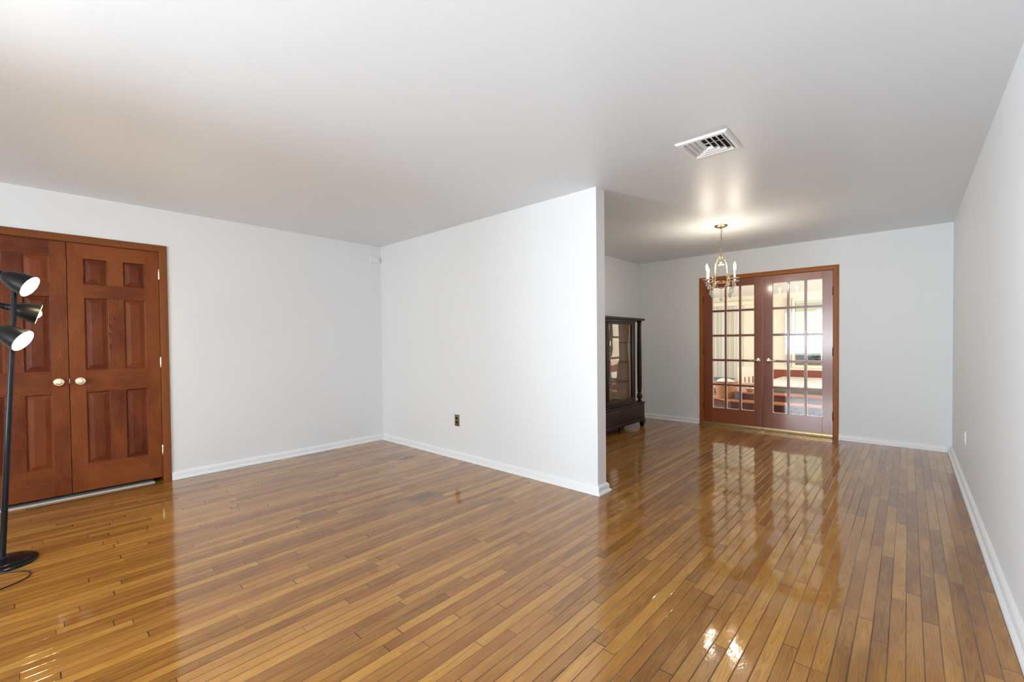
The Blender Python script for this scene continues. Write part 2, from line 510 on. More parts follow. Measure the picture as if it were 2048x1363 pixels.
def prism(bm, poly, origin, ax, ay, az, length):
    """Polygon in the ax/ay plane, swept by length along az."""
    o, ax, ay, az = Vector(origin), Vector(ax), Vector(ay), Vector(az)
    a = [bm.verts.new(o + ax * p[0] + ay * p[1]) for p in poly]
    b = [bm.verts.new(o + ax * p[0] + ay * p[1] + az * length) for p in poly]
    bm.faces.new(a)
    bm.faces.new(list(reversed(b)))
    n = len(poly)
    for k in range(n):
        bm.faces.new((a[k], b[k], b[(k + 1) % n], a[(k + 1) % n]))
    return bm


def wloc(o):
    v = Vector((0, 0, 0))
    while o is not None:
        v = v + o.location
        o = o.parent
    return v


def obj(name, bm, mat, parent=None, smooth=True, label=None, angle=35):
    """Vertices are given in world coordinates; the object's origin goes to the foot of its box."""
    bmesh.ops.remove_doubles(bm, verts=bm.verts, dist=1e-6)
    bmesh.ops.recalc_face_normals(bm, faces=bm.faces)
    xs = [v.co for v in bm.verts]
    lo = Vector((min(c.x for c in xs), min(c.y for c in xs), min(c.z for c in xs)))
    hi = Vector((max(c.x for c in xs), max(c.y for c in xs), max(c.z for c in xs)))
    c = Vector(((lo.x + hi.x) / 2, (lo.y + hi.y) / 2, lo.z))
    for v in bm.verts:
        v.co -= c
    if smooth:
        for f in bm.faces:
            f.smooth = True
        lim = math.radians(angle)
        for e in bm.edges:
            if len(e.link_faces) == 2 and e.calc_face_angle(0) > lim:
                e.smooth = False
    me = bpy.data.meshes.new(name)
    bm.to_mesh(me)
    bm.free()
    me.materials.append(mat)
    o = bpy.data.objects.new(name, me)
    COL.objects.link(o)
    o.location = c - wloc(parent)
    if parent is not None:
        o.parent = parent
    if label:
        o['label'] = label
    return o


def struct(name, bm, mat, parent=None, smooth=False):
    o = obj(name, bm, mat, parent, smooth)
    if parent is None:
        o['kind'] = 'structure'
    return o


def empty(name, loc):
    o = bpy.data.objects.new(name, None)
    COL.objects.link(o)
    o.location = loc
    o.empty_display_size = 0.1
    return o


def tag(o, label, cat, group=None, kind=None):
    o['label'] = label
    o['category'] = cat
    if group:
        o['group'] = group
    if kind:
        o['kind'] = kind
    return o


def thing(name, loc, label, cat, group=None):
    return tag(empty(name, loc), label, cat, group)


def NB():
    return bmesh.new()


def bevel_all(bm, w=0.002, seg=2):
    bmesh.ops.remove_doubles(bm, verts=bm.verts, dist=1e-6)
    bmesh.ops.bevel(bm, geom=list(bm.edges), offset=w, segments=seg, profile=0.6, affect='EDGES')
    return bm


# ------------------------------------------------------------------ room shell
struct('floor', box(NB(), (XL - 0.9, YB - 0.2, -0.12), (XR + 0.2, YF + 0.06, 0.0)), M_FLOOR)
struct('ceiling', box(NB(), (XL - 0.2, YB - 0.2, H), (XR + 0.2, YF + 0.14, H + 0.12)), M_CEIL)

# closet wall with its opening (y -0.36 .. 0.795, z 0 .. 2.06)
CY0, CY1, CZ = -0.364, 0.797, 2.058
bm = NB()
box(bm, (XL - 0.12, CY1, 0), (XL, YP + 0.02, H))
box(bm, (XL - 0.12, YB - 0.1, 0), (XL, CY0, H))
box(bm, (XL - 0.12, CY0, CZ), (XL, CY1, H))
struct('wall_left', bm, M_WALL)
bm = NB()
box(bm, (XL - 0.80, CY0 - 0.3, 0), (XL - 0.72, CY1 + 0.3, H))
box(bm, (XL - 0.72, CY0 - 0.3, 0), (XL - 0.12, CY0 - 0.22, H))
box(bm, (XL - 0.72, CY1 + 0.22, 0), (XL - 0.12, CY1 + 0.3, H))
box(bm, (XL - 0.72, CY0 - 0.22, H - 0.06), (XL - 0.12, CY1 + 0.22, H))
struct('wall_closet', bm, M_WALL)
struct('wall_partition', box(NB(), (XL - 0.02, YP, 0), (XE, YP + PT, H)), M_WALL)
struct('wall_dining', box(NB(), (XD - 0.12, YP + PT, 0), (XD, YF, H)), M_WALL)
FX0, FX1, FZ = -2.206, -0.679, 2.062
bm = NB()
box(bm, (XD - 0.12, YF, 0), (FX0, YF + 0.14, H))
box(bm, (FX1, YF, 0), (XR + 0.12, YF + 0.14, H))
box(bm, (FX0, YF, FZ), (FX1, YF + 0.14, H))
struct('wall_back', bm, M_WALL)
struct('wall_right', box(NB(), (XR, YB - 0.1, 0), (XR + 0.12, YF, H)), M_WALL)
WX0, WX1, WZ0, WZ1 = -4.5, 0.10, 0.62, 2.18
bm = NB()
box(bm, (XL - 0.12, YB - 0.12, 0), (WX0, YB, H))
box(bm, (WX1, YB - 0.12, 0), (XR + 0.12, YB, H))
box(bm, (WX0, YB - 0.12, 0), (WX1, YB, WZ0))
box(bm, (WX0, YB - 0.12, WZ1), (WX1, YB, H))
struct('wall_front', bm, M_WALL)
bm = NB()
for a, b in (((WX0, WZ0), (WX0 + .06, WZ1)), ((WX1 - .06, WZ0), (WX1, WZ1)), ((WX0 + .06, WZ0), (WX1 - .06, WZ0 + .06)), ((WX0 + .06, WZ1 - .06), (WX1 - .06, WZ1)),
             ((-3.00, WZ0 + .06), (-2.94, WZ1 - .06)), ((-1.46, WZ0 + .06), (-1.40, WZ1 - .06))):
    box(bm, (a[0], YB - 0.10, a[1]), (b[0], YB - 0.03, b[1]))
win = struct('window_1', bm, M_TRIMW)
struct('window_glass', box(NB(), (WX0 + .06, YB - 0.07, WZ0 + .06), (WX1 - .06, YB - 0.064, WZ1 - .06)), M_GLASS, win)

# baseboards: low moulded board with a shoe
BASE = [(0, 0), (0.034, 0), (0.034, 0.006), (0.030, 0.014), (0.020, 0.020), (0.0185, 0.021), (0.0185, 0.050), (0.016, 0.058), (0.008, 0.066), (0.003, 0.069), (0, 0.070)]


def base_run(bm, p0, p1, out):
    """Baseboard from p0 to p1 (xy), standing out along `out`."""
    d = Vector((p1[0] - p0[0], p1[1] - p0[1], 0))
    prism(bm, BASE, (p0[0], p0[1], 0), (out[0], out[1], 0), (0, 0, 1), d.normalized(), d.length)


def base_path(bm, path, flip=1):
    """Mitred baseboard along a polyline; the room lies to the left of the path when flip = 1."""
    n = len(path)
    P = [Vector((p[0], p[1], 0)) for p in path]
    rings = []
    for i in range(n):
        if i == 0:
            d = (P[1] - P[0]).normalized()
            o = Vector((-d.y, d.x, 0)) * flip
        elif i == n - 1:
            d = (P[-1] - P[-2]).normalized()
            o = Vector((-d.y, d.x, 0)) * flip
        else:
            d0, d1 = (P[i] - P[i - 1]).normalized(), (P[i + 1] - P[i]).normalized()
            o0, o1 = Vector((-d0.y, d0.x, 0)) * flip, Vector((-d1.y, d1.x, 0)) * flip
            o = (o0 + o1)
            o = o / (o.dot(o0))
        rings.append([bm.verts.new(P[i] + o * q[0] + Vector((0, 0, q[1]))) for q in BASE])
    m = len(BASE)
    for a, b in zip(rings, rings[1:]):
        for k in range(m):
            bm.faces.new((a[k], b[k], b[(k + 1) % m], a[(k + 1) % m]))
    bm.faces.new(rings[0])
    bm.faces.new(rings[-1])


bm = NB()
base_path(bm, [(XL, CY1 + 0.0585), (XL, YP)], flip=-1)
base_path(bm, [(XL, YB), (XL, CY0 - 0.0585)], flip=-1)
struct('baseboard_left', bm, M_TRIMW, smooth=True)
bm = NB()
base_path(bm, [(XL + 0.0345, YP), (XE, YP), (XE, YP + PT), (XD + 0.0345, YP + PT)], flip=-1)
struct('baseboard_partition', bm, M_TRIMW, smooth=True)
bm = NB()
base_path(bm, [(XD, YP + PT + 0.001), (XD, YF)], flip=-1)
struct('baseboard_dining', bm, M_TRIMW, smooth=True)
bm = NB()
base_path(bm, [(XD + 0.0345, YF), (FX0 - 0.0545, YF)], flip=-1)
base_path(bm, [(FX1 + 0.0545, YF), (XR - 0.0345, YF)], flip=-1)
struct('baseboard_back', bm, M_TRIMW, smooth=True)
bm = NB()
base_path(bm, [(XR, YF), (XR, YB)], flip=-1)
struct('baseboard_right', bm, M_TRIMW, smooth=True)

# ------------------------------------------------------------------ closet doors
def casing_board(pts, axis, along):
    pass


def mitre_casing(name, mv, mh, u0, u1, ztop, wd, place):
    """Three mitred boards round an opening. place(u, d, z) -> world, d = distance off the wall."""
    prof = [(0.0, 0.0), (0.0, 0.010), (0.004, 0.015), (wd - 0.012, 0.019), (wd - 0.003, 0.017), (wd, 0.012), (wd, 0.0)]
    root = None

    def run(a, b):   # a, b: lists of (u, z) per profile point
        bm = NB()
        A = [bm.verts.new(place(a[k][0], prof[k][1], a[k][1])) for k in range(len(prof))]
        B = [bm.verts.new(place(b[k][0], prof[k][1], b[k][1])) for k in range(len(prof))]
        for k in range(len(prof)):
            k2 = (k + 1) % len(prof)
            bm.faces.new((A[k], B[k], B[k2], A[k2]))
        bm.faces.new(A)
        bm.faces.new(B)
        return bm
    head = run([(u0 - p[0], ztop + p[0]) for p in prof], [(u1 + p[0], ztop + p[0]) for p in prof])
    root = struct(name, head, mh, smooth=True)
    s = obj('casing_side', run([(u1 + p[0], 0.0) for p in prof], [(u1 + p[0], ztop + p[0]) for p in prof]), mv, root)
    s = obj('casing_side', run([(u0 - p[0], 0.0) for p in prof], [(u0 - p[0], ztop + p[0]) for p in prof]), mv, root)
    return root


mitre_casing('trim_1', M_CSV, M_CSH, CY0, CY1, CZ, 0.058, lambda u, d, z: Vector((XL + d, u, z)))
# jamb lining
bm = NB()
box(bm, (XL - 0.119, CY0 + 0.0002, 0), (XL + 0.002, CY0 + 0.002, CZ))
box(bm, (XL - 0.119, CY1 - 0.002, 0), (XL + 0.002, CY1 - 0.0002, CZ))
box(bm, (XL - 0.119, CY0 + 0.002, CZ - 0.003), (XL + 0.002, CY1 - 0.002, CZ - 0.0002))
struct('trim_2', bm, M_CSV)
# pale painted sill strip under the doors
struct('trim_3', bevel_all(box(NB(), (XL - 0.11, CY0 + 0.004, 0.0), (XL - 0.006, CY1 - 0.06, 0.012)), 0.003), simple('worn_pale_sill_paint', (0.55, 0.52, 0.47), 0.6, bump=0.2, bscale=30))

DT = 0.035
XFACE = XL + 0.004


def knob(parent, y, z, side):
    bm = NB()
    prof = [(0.030, 0.0), (0.030, 0.002), (0.026, 0.005), (0.013, 0.007), (0.011, 0.022), (0.015, 0.027), (0.0285, 0.034), (0.0325, 0.041), (0.0325, 0.046),
            (0.0300, 0.0500), (0.0265, 0.0515), (0.0245, 0.0480), (0.0225, 0.0480), (0.0205, 0.0525), (0.0150, 0.0550), (0.0125, 0.0550), (0.0110, 0.0515), (0.0090, 0.0515), (0.0075, 0.0550), (0.0, 0.0560)]
    lathe(bm, prof, (XFACE, y, z), (1, 0, 0), 36)
    return obj('door_knob', bm, M_PALEBRASS, parent)


def hinge(parent, x, y, z, axis_out, mat, h=0.09):
    bm = NB()
    c = Vector((x, y, z))
    lathe(bm, [(0.0, -h / 2 - 0.006), (0.004, -h / 2 - 0.004), (0.0065, -h / 2), (0.0065, -h / 6 - 0.0006), (0.0055, -h / 6), (0.0065, -h / 6 + 0.0006), (0.0065, h / 6 - 0.0006),
               (0.0055, h / 6), (0.0065, h / 6 + 0.0006), (0.0065, h / 2), (0.004, h / 2 + 0.004), (0.0, h / 2 + 0.006)], c + Vector(axis_out) * 0.0065, (0, 0, 1), 14)
    return obj('hinge', bm, mat, parent)


def raised_panel(bm, y0, y1, z0, z1, xf):
    rings = []
    for ins, dep in ((0.0, 0.0), (0.004, -0.0025), (0.009, -0.011), (0.013, -0.0115), (0.038, -0.0035), (0.041, -0.0022), (0.044, -0.0020)):
        rings.append([bm.verts.new((xf + dep, a, b)) for a, b in ((y0 + ins, z0 + ins), (y1 - ins, z0 + ins), (y1 - ins, z1 - ins), (y0 + ins, z1 - ins))])
    for a, b in zip(rings, rings[1:]):
        for k in range(4):
            bm.faces.new((a[k], a[(k + 1) % 4], b[(k + 1) % 4], b[k]))
    bm.faces.new(rings[-1])
    # back
    back = [bm.verts.new((xf - DT, a, b)) for a, b in ((y0, z0), (y1, z0), (y1, z1), (y0, z1))]
    for k in range(4):
        bm.faces.new((rings[0][k], rings[0][(k + 1) % 4], back[(k + 1) % 4], back[k]))
    bm.faces.new(back)


def closet_door(name, mir, yhinge):
    Y = (lambda y: y) if not mir else (lambda y: 0.433 - y)
    root = empty(name, (XFACE - DT / 2, Y(0.5), 0.045))
    root['kind'] = 'structure'
    zs = [0.045, 0.262, 0.852, 1.030, 1.617, 1.728, 1.936, 2.052]

    def bd(nm, ya, yb, za, zb, m):
        a, b = sorted((Y(ya), Y(yb)))
        bm = NB()
        box(bm, (XFACE - DT, a, za), (XFACE, b, zb), 0.0007)
        return obj(nm, bm, m, root, smooth=False)
    bd('stile', 0.2185, 0.312, zs[0], zs[7], M_CLV)
    bd('stile', 0.697, 0.7935, zs[0], zs[7], M_CLV)
    for a, b in ((0, 1), (2, 3), (4, 5), (6, 7)):
        bd('rail', 0.312, 0.697, zs[a], zs[b], M_CLH)
    for a, b in ((1, 2), (3, 4), (5, 6)):
        bd('mullion', 0.457, 0.555, zs[a], zs[b], M_CLV)
        for ya, yb in ((0.312, 0.457), (0.555, 0.697)):
            y0, y1 = sorted((Y(ya), Y(yb)))
            bm = NB()
            raised_panel(bm, y0, y1, zs[a], zs[b], XFACE)
            obj('panel', bm, M_CLP, root, smooth=False)
    knob(root, Y(0.277), 0.945, 1)
    for z in (1.856, 1.074, 0.285):
        hinge(root, XFACE + 0.001, yhinge, z, (1, 0, 0), M_PALEBRASS)
    return root


d1 = closet_door('door_1', False, CY1 - 0.003)
d2 = closet_door('door_2', True, CY0 + 0.003)
bm = NB()
box(bm, (XFACE - 0.020, 0.2160, 0.93), (XFACE - 0.002, 0.2183, 0.965))
obj('latch', bm, M_PALEBRASS, d1)

# ------------------------------------------------------------------ french doors
mitre_casing('trim_4', M_FCV, M_FCH, FX0, FX1, FZ, 0.054, lambda u, d, z: Vector((u, YF - d, z)))
bm = NB()
box(bm, (FX0 + 0.0002, YF - 0.002, 0), (FX0 + 0.002, YF + 0.139, FZ))
box(bm, (FX1 - 0.002, YF - 0.002, 0), (FX1 - 0.0002, YF + 0.139, FZ))
box(bm, (FX0 + 0.002, YF - 0.002, FZ - 0.003), (FX1 - 0.002, YF + 0.139, FZ - 0.0002))
struct('trim_5', bm, M_FCV)
struct('trim_6', bevel_all(box(NB(), (FX0 + 0.004, YF + 0.062, -0.02), (FX1 - 0.004, YF + 0.14, 0.018)), 0.004), M_FDH)
YFACE = YF - 0.003
FT = 0.040


def french_door(name, x0, x1, g0, g1, knob_x, lever_dir, hinge_x):
    root = empty(name, ((x0 + x1) / 2, YFACE + FT / 2, 0.012))
    root['kind'] = 'structure'
    zb, zg0, zg1, zt = 0.040, 0.252, 1.962, 2.056

    def bd(nm, a, b, za, zb_, m, bev=0.0015):
        bm = NB()
        box(bm, (a, YFACE, za), (b, YFACE + FT, zb_), bev)
        return obj(nm, bm, m, root, smooth=False)
    bd('stile', x0, g0, zb, zt, M_FDV)
    bd('stile', g1, x1, zb, zt, M_FDV)
    bd('rail', g0, g1, zg1, zt, M_FDH)
    bd('rail', g0, g1, zb, zg0, M_FDH)
    # muntin grid, 3 x 5 panes
    mw = 0.0235
    gw, gh = (g1 - g0 - 2 * mw) / 3, (zg1 - zg0 - 4 * mw) / 5
    bm = NB()
    for k in (1, 2):
        xa = g0 + k * gw + (k - 1) * mw
        box(bm, (xa, YFACE + 0.004, zg0), (xa + mw, YFACE + FT - 0.004, zg1), 0.003)
    for k in (1, 2, 3, 4):
        za = zg0 + k * gh + (k - 1) * mw
        for c in range(3):
            xa = g0 + c * (gw + mw)
            box(bm, (xa - 0.001, YFACE + 0.005, za), (xa + gw + 0.001, YFACE + FT - 0.005, za + mw), 0.003)
    obj('muntin_grid', bm, M_FDV, root, smooth=False)
    # panes with their bright bevelled edge
    bm, be = NB(), NB()
    for c in range(3):
        for r in range(5):
            xa, za = g0 + c * (gw + mw), zg0 + r * (gh + mw)
            box(bm, (xa, YFACE + 0.0175, za), (xa + gw, YFACE + 0.0215, za + gh))
            t = 0.0055
            for lo, hi in (((xa, za), (xa + t, za + gh)), ((xa + gw - t, za), (xa + gw, za + gh)), ((xa + t, za), (xa + gw - t, za + t)), ((xa + t, za + gh - t), (xa + gw - t, za + gh))):
                box(be, (lo[0], YFACE + 0.0225, lo[1]), (hi[0], YFACE + 0.0315, hi[1]))
            if r == 0:      # rounded lower corners of the film on the bottom row
                for sx in (0, 1):
                    cx = xa + t if sx == 0 else xa + gw - t
                    q = 0.018
                    s = 1 if sx == 0 else -1
                    poly = [(0, 0)] + [(s * q * (1 - math.sin(a)), q * (1 - math.cos(a))) for a in [PI / 2 * k / 6 for k in range(7)]]
                    prism(be, poly, (cx, YFACE + 0.0225, za + t), (1, 0, 0), (0, 0, 1), (0, 1, 0), 0.009)
    obj('pane', bm, M_GLASS, root, smooth=False, label='clear glass panes')
    obj('glazing_bead', be, M_BEAD, root, smooth=False, label='pale bead round the panes')
    # brass sweep along the foot
    bm = NB()
    prism(bm, [(0, 0.0), (-0.012, 0.0), (-0.013, 0.010), (-0.008, 0.013), (-0.004, 0.017), (-0.004, 0.040), (0, 0.042)], (x0 + 0.004, YFACE, 0.006), (0, 1, 0), (0, 0, 1), (1, 0, 0), x1 - x0 - 0.008)
    sw = obj('door_sweep', bm, M_SWEEP, root, label='brass strip along the foot')
    bm = NB()
    for k in range(4):
        lathe(bm, [(0.0035, 0), (0.003, 0.0015), (0, 0.002)], (x0 + 0.10 + k * (x1 - x0 - 0.2) / 3, YFACE - 0.004, 0.035), (0, -1, 0), 10)
    obj('screws', bm, M_BRONZE, sw)
    # lever handle
    bm = NB()
    lathe(bm, [(0.0, 0.0), (0.031, 0.0), (0.031, 0.003), (0.028, 0.008), (0.018, 0.011), (0.0115, 0.014), (0.010, 0.030), (0.012, 0.034), (0.014, 0.044), (0.012, 0.052), (0, 0.054)], (knob_x, YFACE, 0.943), (0, -1, 0), 24)
    hd = obj('handle', bm, M_PALEBRASS, root, label='brass lever handle')
    bm = NB()
    pts = spline([(knob_x, YFACE - 0.042, 0.943), (knob_x + lever_dir * 0.03, YFACE - 0.044, 0.940), (knob_x + lever_dir * 0.065, YFACE - 0.045, 0.936), (knob_x + lever_dir * 0.098, YFACE - 0.043, 0.941), (knob_x + lever_dir * 0.108, YFACE - 0.042, 0.944)], 6)
    n = len(pts)
    tube(bm, pts, [0.0105 - 0.004 * math.sin(PI * k / (n - 1)) for k in range(n)], 12)
    obj('lever', bm, M_PALEBRASS, hd)
    for z in (1.80, 1.06, 0.27):
        bm = NB()
        lathe(bm, [(0, -0.054), (0.006, -0.05), (0.0075, -0.048), (0.0075, 0.048), (0.006, 0.05), (0, 0.054)], (hinge_x, YFACE - 0.0075, z), (0, 0, 1), 14)
        obj('hinge', bm, M_BRONZE, root)
    return root


french_door('door_3', FX0 + 0.003, -1.4445, -2.081, -1.546, -1.499, -1, FX0 + 0.002)
french_door('door_4', -1.4400, FX1 - 0.003, -1.327, -0.789, -1.377, 1, FX1 - 0.002)

# ------------------------------------------------------------------ small fixtures on the walls
t = thing('wall_outlet', (-3.532, YP, 0.34), 'aged brass duplex outlet plate on the white partition wall', 'outlet')
bm = NB()
box(bm, (-3.568, YP - 0.006, 0.342), (-3.496, YP, 0.462), 0.002)
pl = obj('cover_plate', bm, M_OLDBRASS, t)
for z in (0.382, 0.424):
    bm = NB()
    lathe(bm, [(0.0, 0.0), (0.017, 0.0), (0.017, 0.002), (0.0155, 0.0028), (0, 0.0028)], (-3.532, YP - 0.006, z), (0, -1, 0), 20, scale=(1, 0.82))
    s = obj('receptacle', bm, M_DARK, t, label='dark brown receptacle face')
bm = NB()
lathe(bm, [(0.0032, 0), (0.0028, 0.0012), (0, 0.0018)], (-3.532, YP - 0.006, 0.403), (0, -1, 0), 10)
obj('screw', bm, M_BRASS, t)

t = thing('wall_outlet', (XR, 5.10, 0.35), 'white painted outlet low on the long bare wall', 'outlet')
bm = NB()
box(bm, (XR - 0.006, 5.065, 0.352), (XR, 5.135, 0.466), 0.002)
obj('cover_plate', bm, M_PLASTIC, t)
for z in (0.388, 0.430):
    bm = NB()
    lathe(bm, [(0.0, 0.0), (0.016, 0.0), (0.016, 0.002), (0.0145, 0.003), (0, 0.003)], (XR - 0.006, 5.10, z), (-1, 0, 0), 18, scale=(0.82, 1))
    obj('receptacle', bm, M_PLASTIC, t)

t = thing('wall_sensor', (XL, 2.932, 2.23), 'small white sensor box high on the wall beside the corner', 'sensor')
bm = NB()
box(bm, (XL, 2.872, 2.230), (XL + 0.026, 2.992, 2.302), 0.005)
obj('housing', bm, M_PLASTIC, t)
bm = NB()
lathe(bm, [(0.0, 0.0), (0.004, 0.0), (0.003, 0.002), (0, 0.0025)], (XL + 0.026, 2.892, 2.248), (1, 0, 0), 12)
obj('indicator', bm, simple('dim_indicator', (0.25, 0.2, 0.1), 0.3), t)

# ------------------------------------------------------------------ ceiling vent
VX0, VX1, VY0, VY1 = -1.085, -0.780, 2.722, 3.032
t = thing('ceiling_vent', ((VX0 + VX1) / 2, (VY0 + VY1) / 2, H), 'white three-way louvred air vent in the ceiling', 'vent')
bm = NB()
fwid, drop = 0.030, 0.012
o4 = [(VX0, VY0), (VX1, VY0), (VX1, VY1), (VX0, VY1)]


def inset4(d):
    return [(VX0 + d, VY0 + d), (VX1 - d, VY0 + d), (VX1 - d, VY1 - d), (VX0 + d, VY1 - d)]


rings = []
for d, z in ((0.0, H), (0.0, H - 0.003), (0.010, H - drop), (fwid, H - drop), (fwid, H)):
    rings.append([bm.verts.new((p[0], p[1], z)) for p in inset4(d)])
for a, b in zip(rings, rings[1:]):
    for k in range(4):
        bm.faces.new((a[k], a[(k + 1) % 4], b[(k + 1) % 4], b[k]))
obj('frame', bm, M_WHITEM, t, smooth=False)
bm = NB()
box(bm, (VX0 + fwid + 0.001, VY0 + fwid + 0.001, H - 0.0012), (VX1 - fwid - 0.001, VY1 - fwid - 0.001, H - 0.0002))  # black sheet under the uncut ceiling, painted shade of the duct
obj('duct_shade_sheet', bm, M_DARK, t, label='black sheet painted as the shaded duct')
ix0, ix1, iy0, iy1 = VX0 + fwid, VX1 - fwid, VY0 + fwid, VY1 - fwid
for k in range(4):
    # nested U-shaped blades, throwing air to three sides
    bm = NB()
    a = 0.004 + k * 0.030
    sl = 0.015
    zt_, zb_ = H - 0.0022, H - 0.0175
    xl_b, xr_b, yf_b = ix0 + a, ix1 - a, iy1 - a               # lower, outer edge
    xl_t, xr_t, yf_t = xl_b + sl, xr_b - sl, yf_b - sl         # upper, inner edge
    if k == 3:
        xl_t, xr_t = min(xl_t, (ix0 + ix1) / 2 - 0.002), max(xr_t, (ix0 + ix1) / 2 + 0.002)
    th, lip = 0.0014, 0.005
    P = lambda x, y, z: bm.verts.new((x, y, z))
    U = lambda d, z, e=0.0: [P(xl_b + d, iy0, z), P(xl_b + d, yf_b - d, z), P(xr_b - d, yf_b - d, z), P(xr_b - d, iy0, z)]
    wl = xl_t - xl_b
    chain = [U(0.0, zb_ + lip), U(0.0, zb_), U(0.0022, zb_), U(wl, zt_), U(wl + th, zt_), U(0.0022 + th, zb_ + lip)]
    for r0_, r1_ in zip(chain, chain[1:] + chain[:1]):
        for s_i in range(3):
            bm.faces.new((r0_[s_i], r0_[s_i + 1], r1_[s_i + 1], r1_[s_i]))
    for end in (0, 3):
        bm.faces.new([r[end] for r in chain])
    obj('louvre', bm, M_WHITEM, t, smooth=False)
bm = NB()
xm = (ix0 + ix1) / 2
box(bm, (ix0 + 0.012, iy0 + 0.085, H - 0.006), (ix1 - 0.012, iy0 + 0.089, H - 0.003))
obj('damper_bar', bm, M_WHITEM, t)

# ------------------------------------------------------------------ chandelier
CX, CY = -1.490, 4.990
ch = thing('chandelier', (CX, CY, H), 'gilt four-candle chandelier with crystal drops hanging by chain from the ceiling', 'chandelier')
bm = NB()
lathe(bm, [(0.0, 0.0), (0.066, 0.0), (0.067, -0.004), (0.060, -0.012), (0.040, -0.020), (0.014, -0.026), (0.010, -0.034), (0, -0.036)], (CX, CY, H), (0, 0, 1), 32)
obj('canopy', bm, M_OLDBRASS, ch)
bm = NB()
zc = H - 0.034
k = 0
while zc > 2.135:
    a = 0.0115
    pts = []
    for q in range(14):
        th = 2 * PI * q / 14
        off = 0.0065 * math.cos(th)
        pz = zc - a - 0.0020 + a * 1.0 * math.sin(th) * 1.15
        sway = 0.004 * math.sin(zc * 22)
        pts.append((CX + sway + (off if k % 2 == 0 else 0), CY + (off if k % 2 else 0), pz))
    tube(bm, pts, 0.0016, 6, closed=True)
    zc -= 0.0205
    k += 1
obj('chain', bm, M_OLDBRASS, ch)
bm = NB()
cord = [(CX + 0.004 + 0.006 * math.sin(q * 1.1), CY + 0.006 * math.cos(q * 1.1), H - 0.03 - q * (H - 0.03 - 2.12) / 16) for q in range(17)]
tube(bm, spline(cord, 3), 0.0018, 6)
obj('wire', bm, simple('bronze_wire', (0.16, 0.12, 0.08), 0.4), ch)
bm = NB()
lathe(bm, [(0, 0.042), (0.006, 0.038), (0.007, 0.024), (0.015, 0.018), (0.017, 0.010), (0.010, 0.0), (0.013, -0.010), (0.006, -0.022), (0, -0.026)], (CX, CY, 2.105), (0, 0, 1), 20)
obj('finial_cap', bm, M_ANTIQUE, ch)


def crystal(bm, p, r, l, facets=8):
    """Faceted pear drop hanging from p."""
    lathe(bm, [(0.0, 0.0), (r * 0.22, -l * 0.12), (r * 0.45, -l * 0.42), (r * 0.85, -l * 0.66), (r, -l * 0.80), (r * 0.62, -l * 0.94), (0, -l)], p, (0, 0, 1), facets)


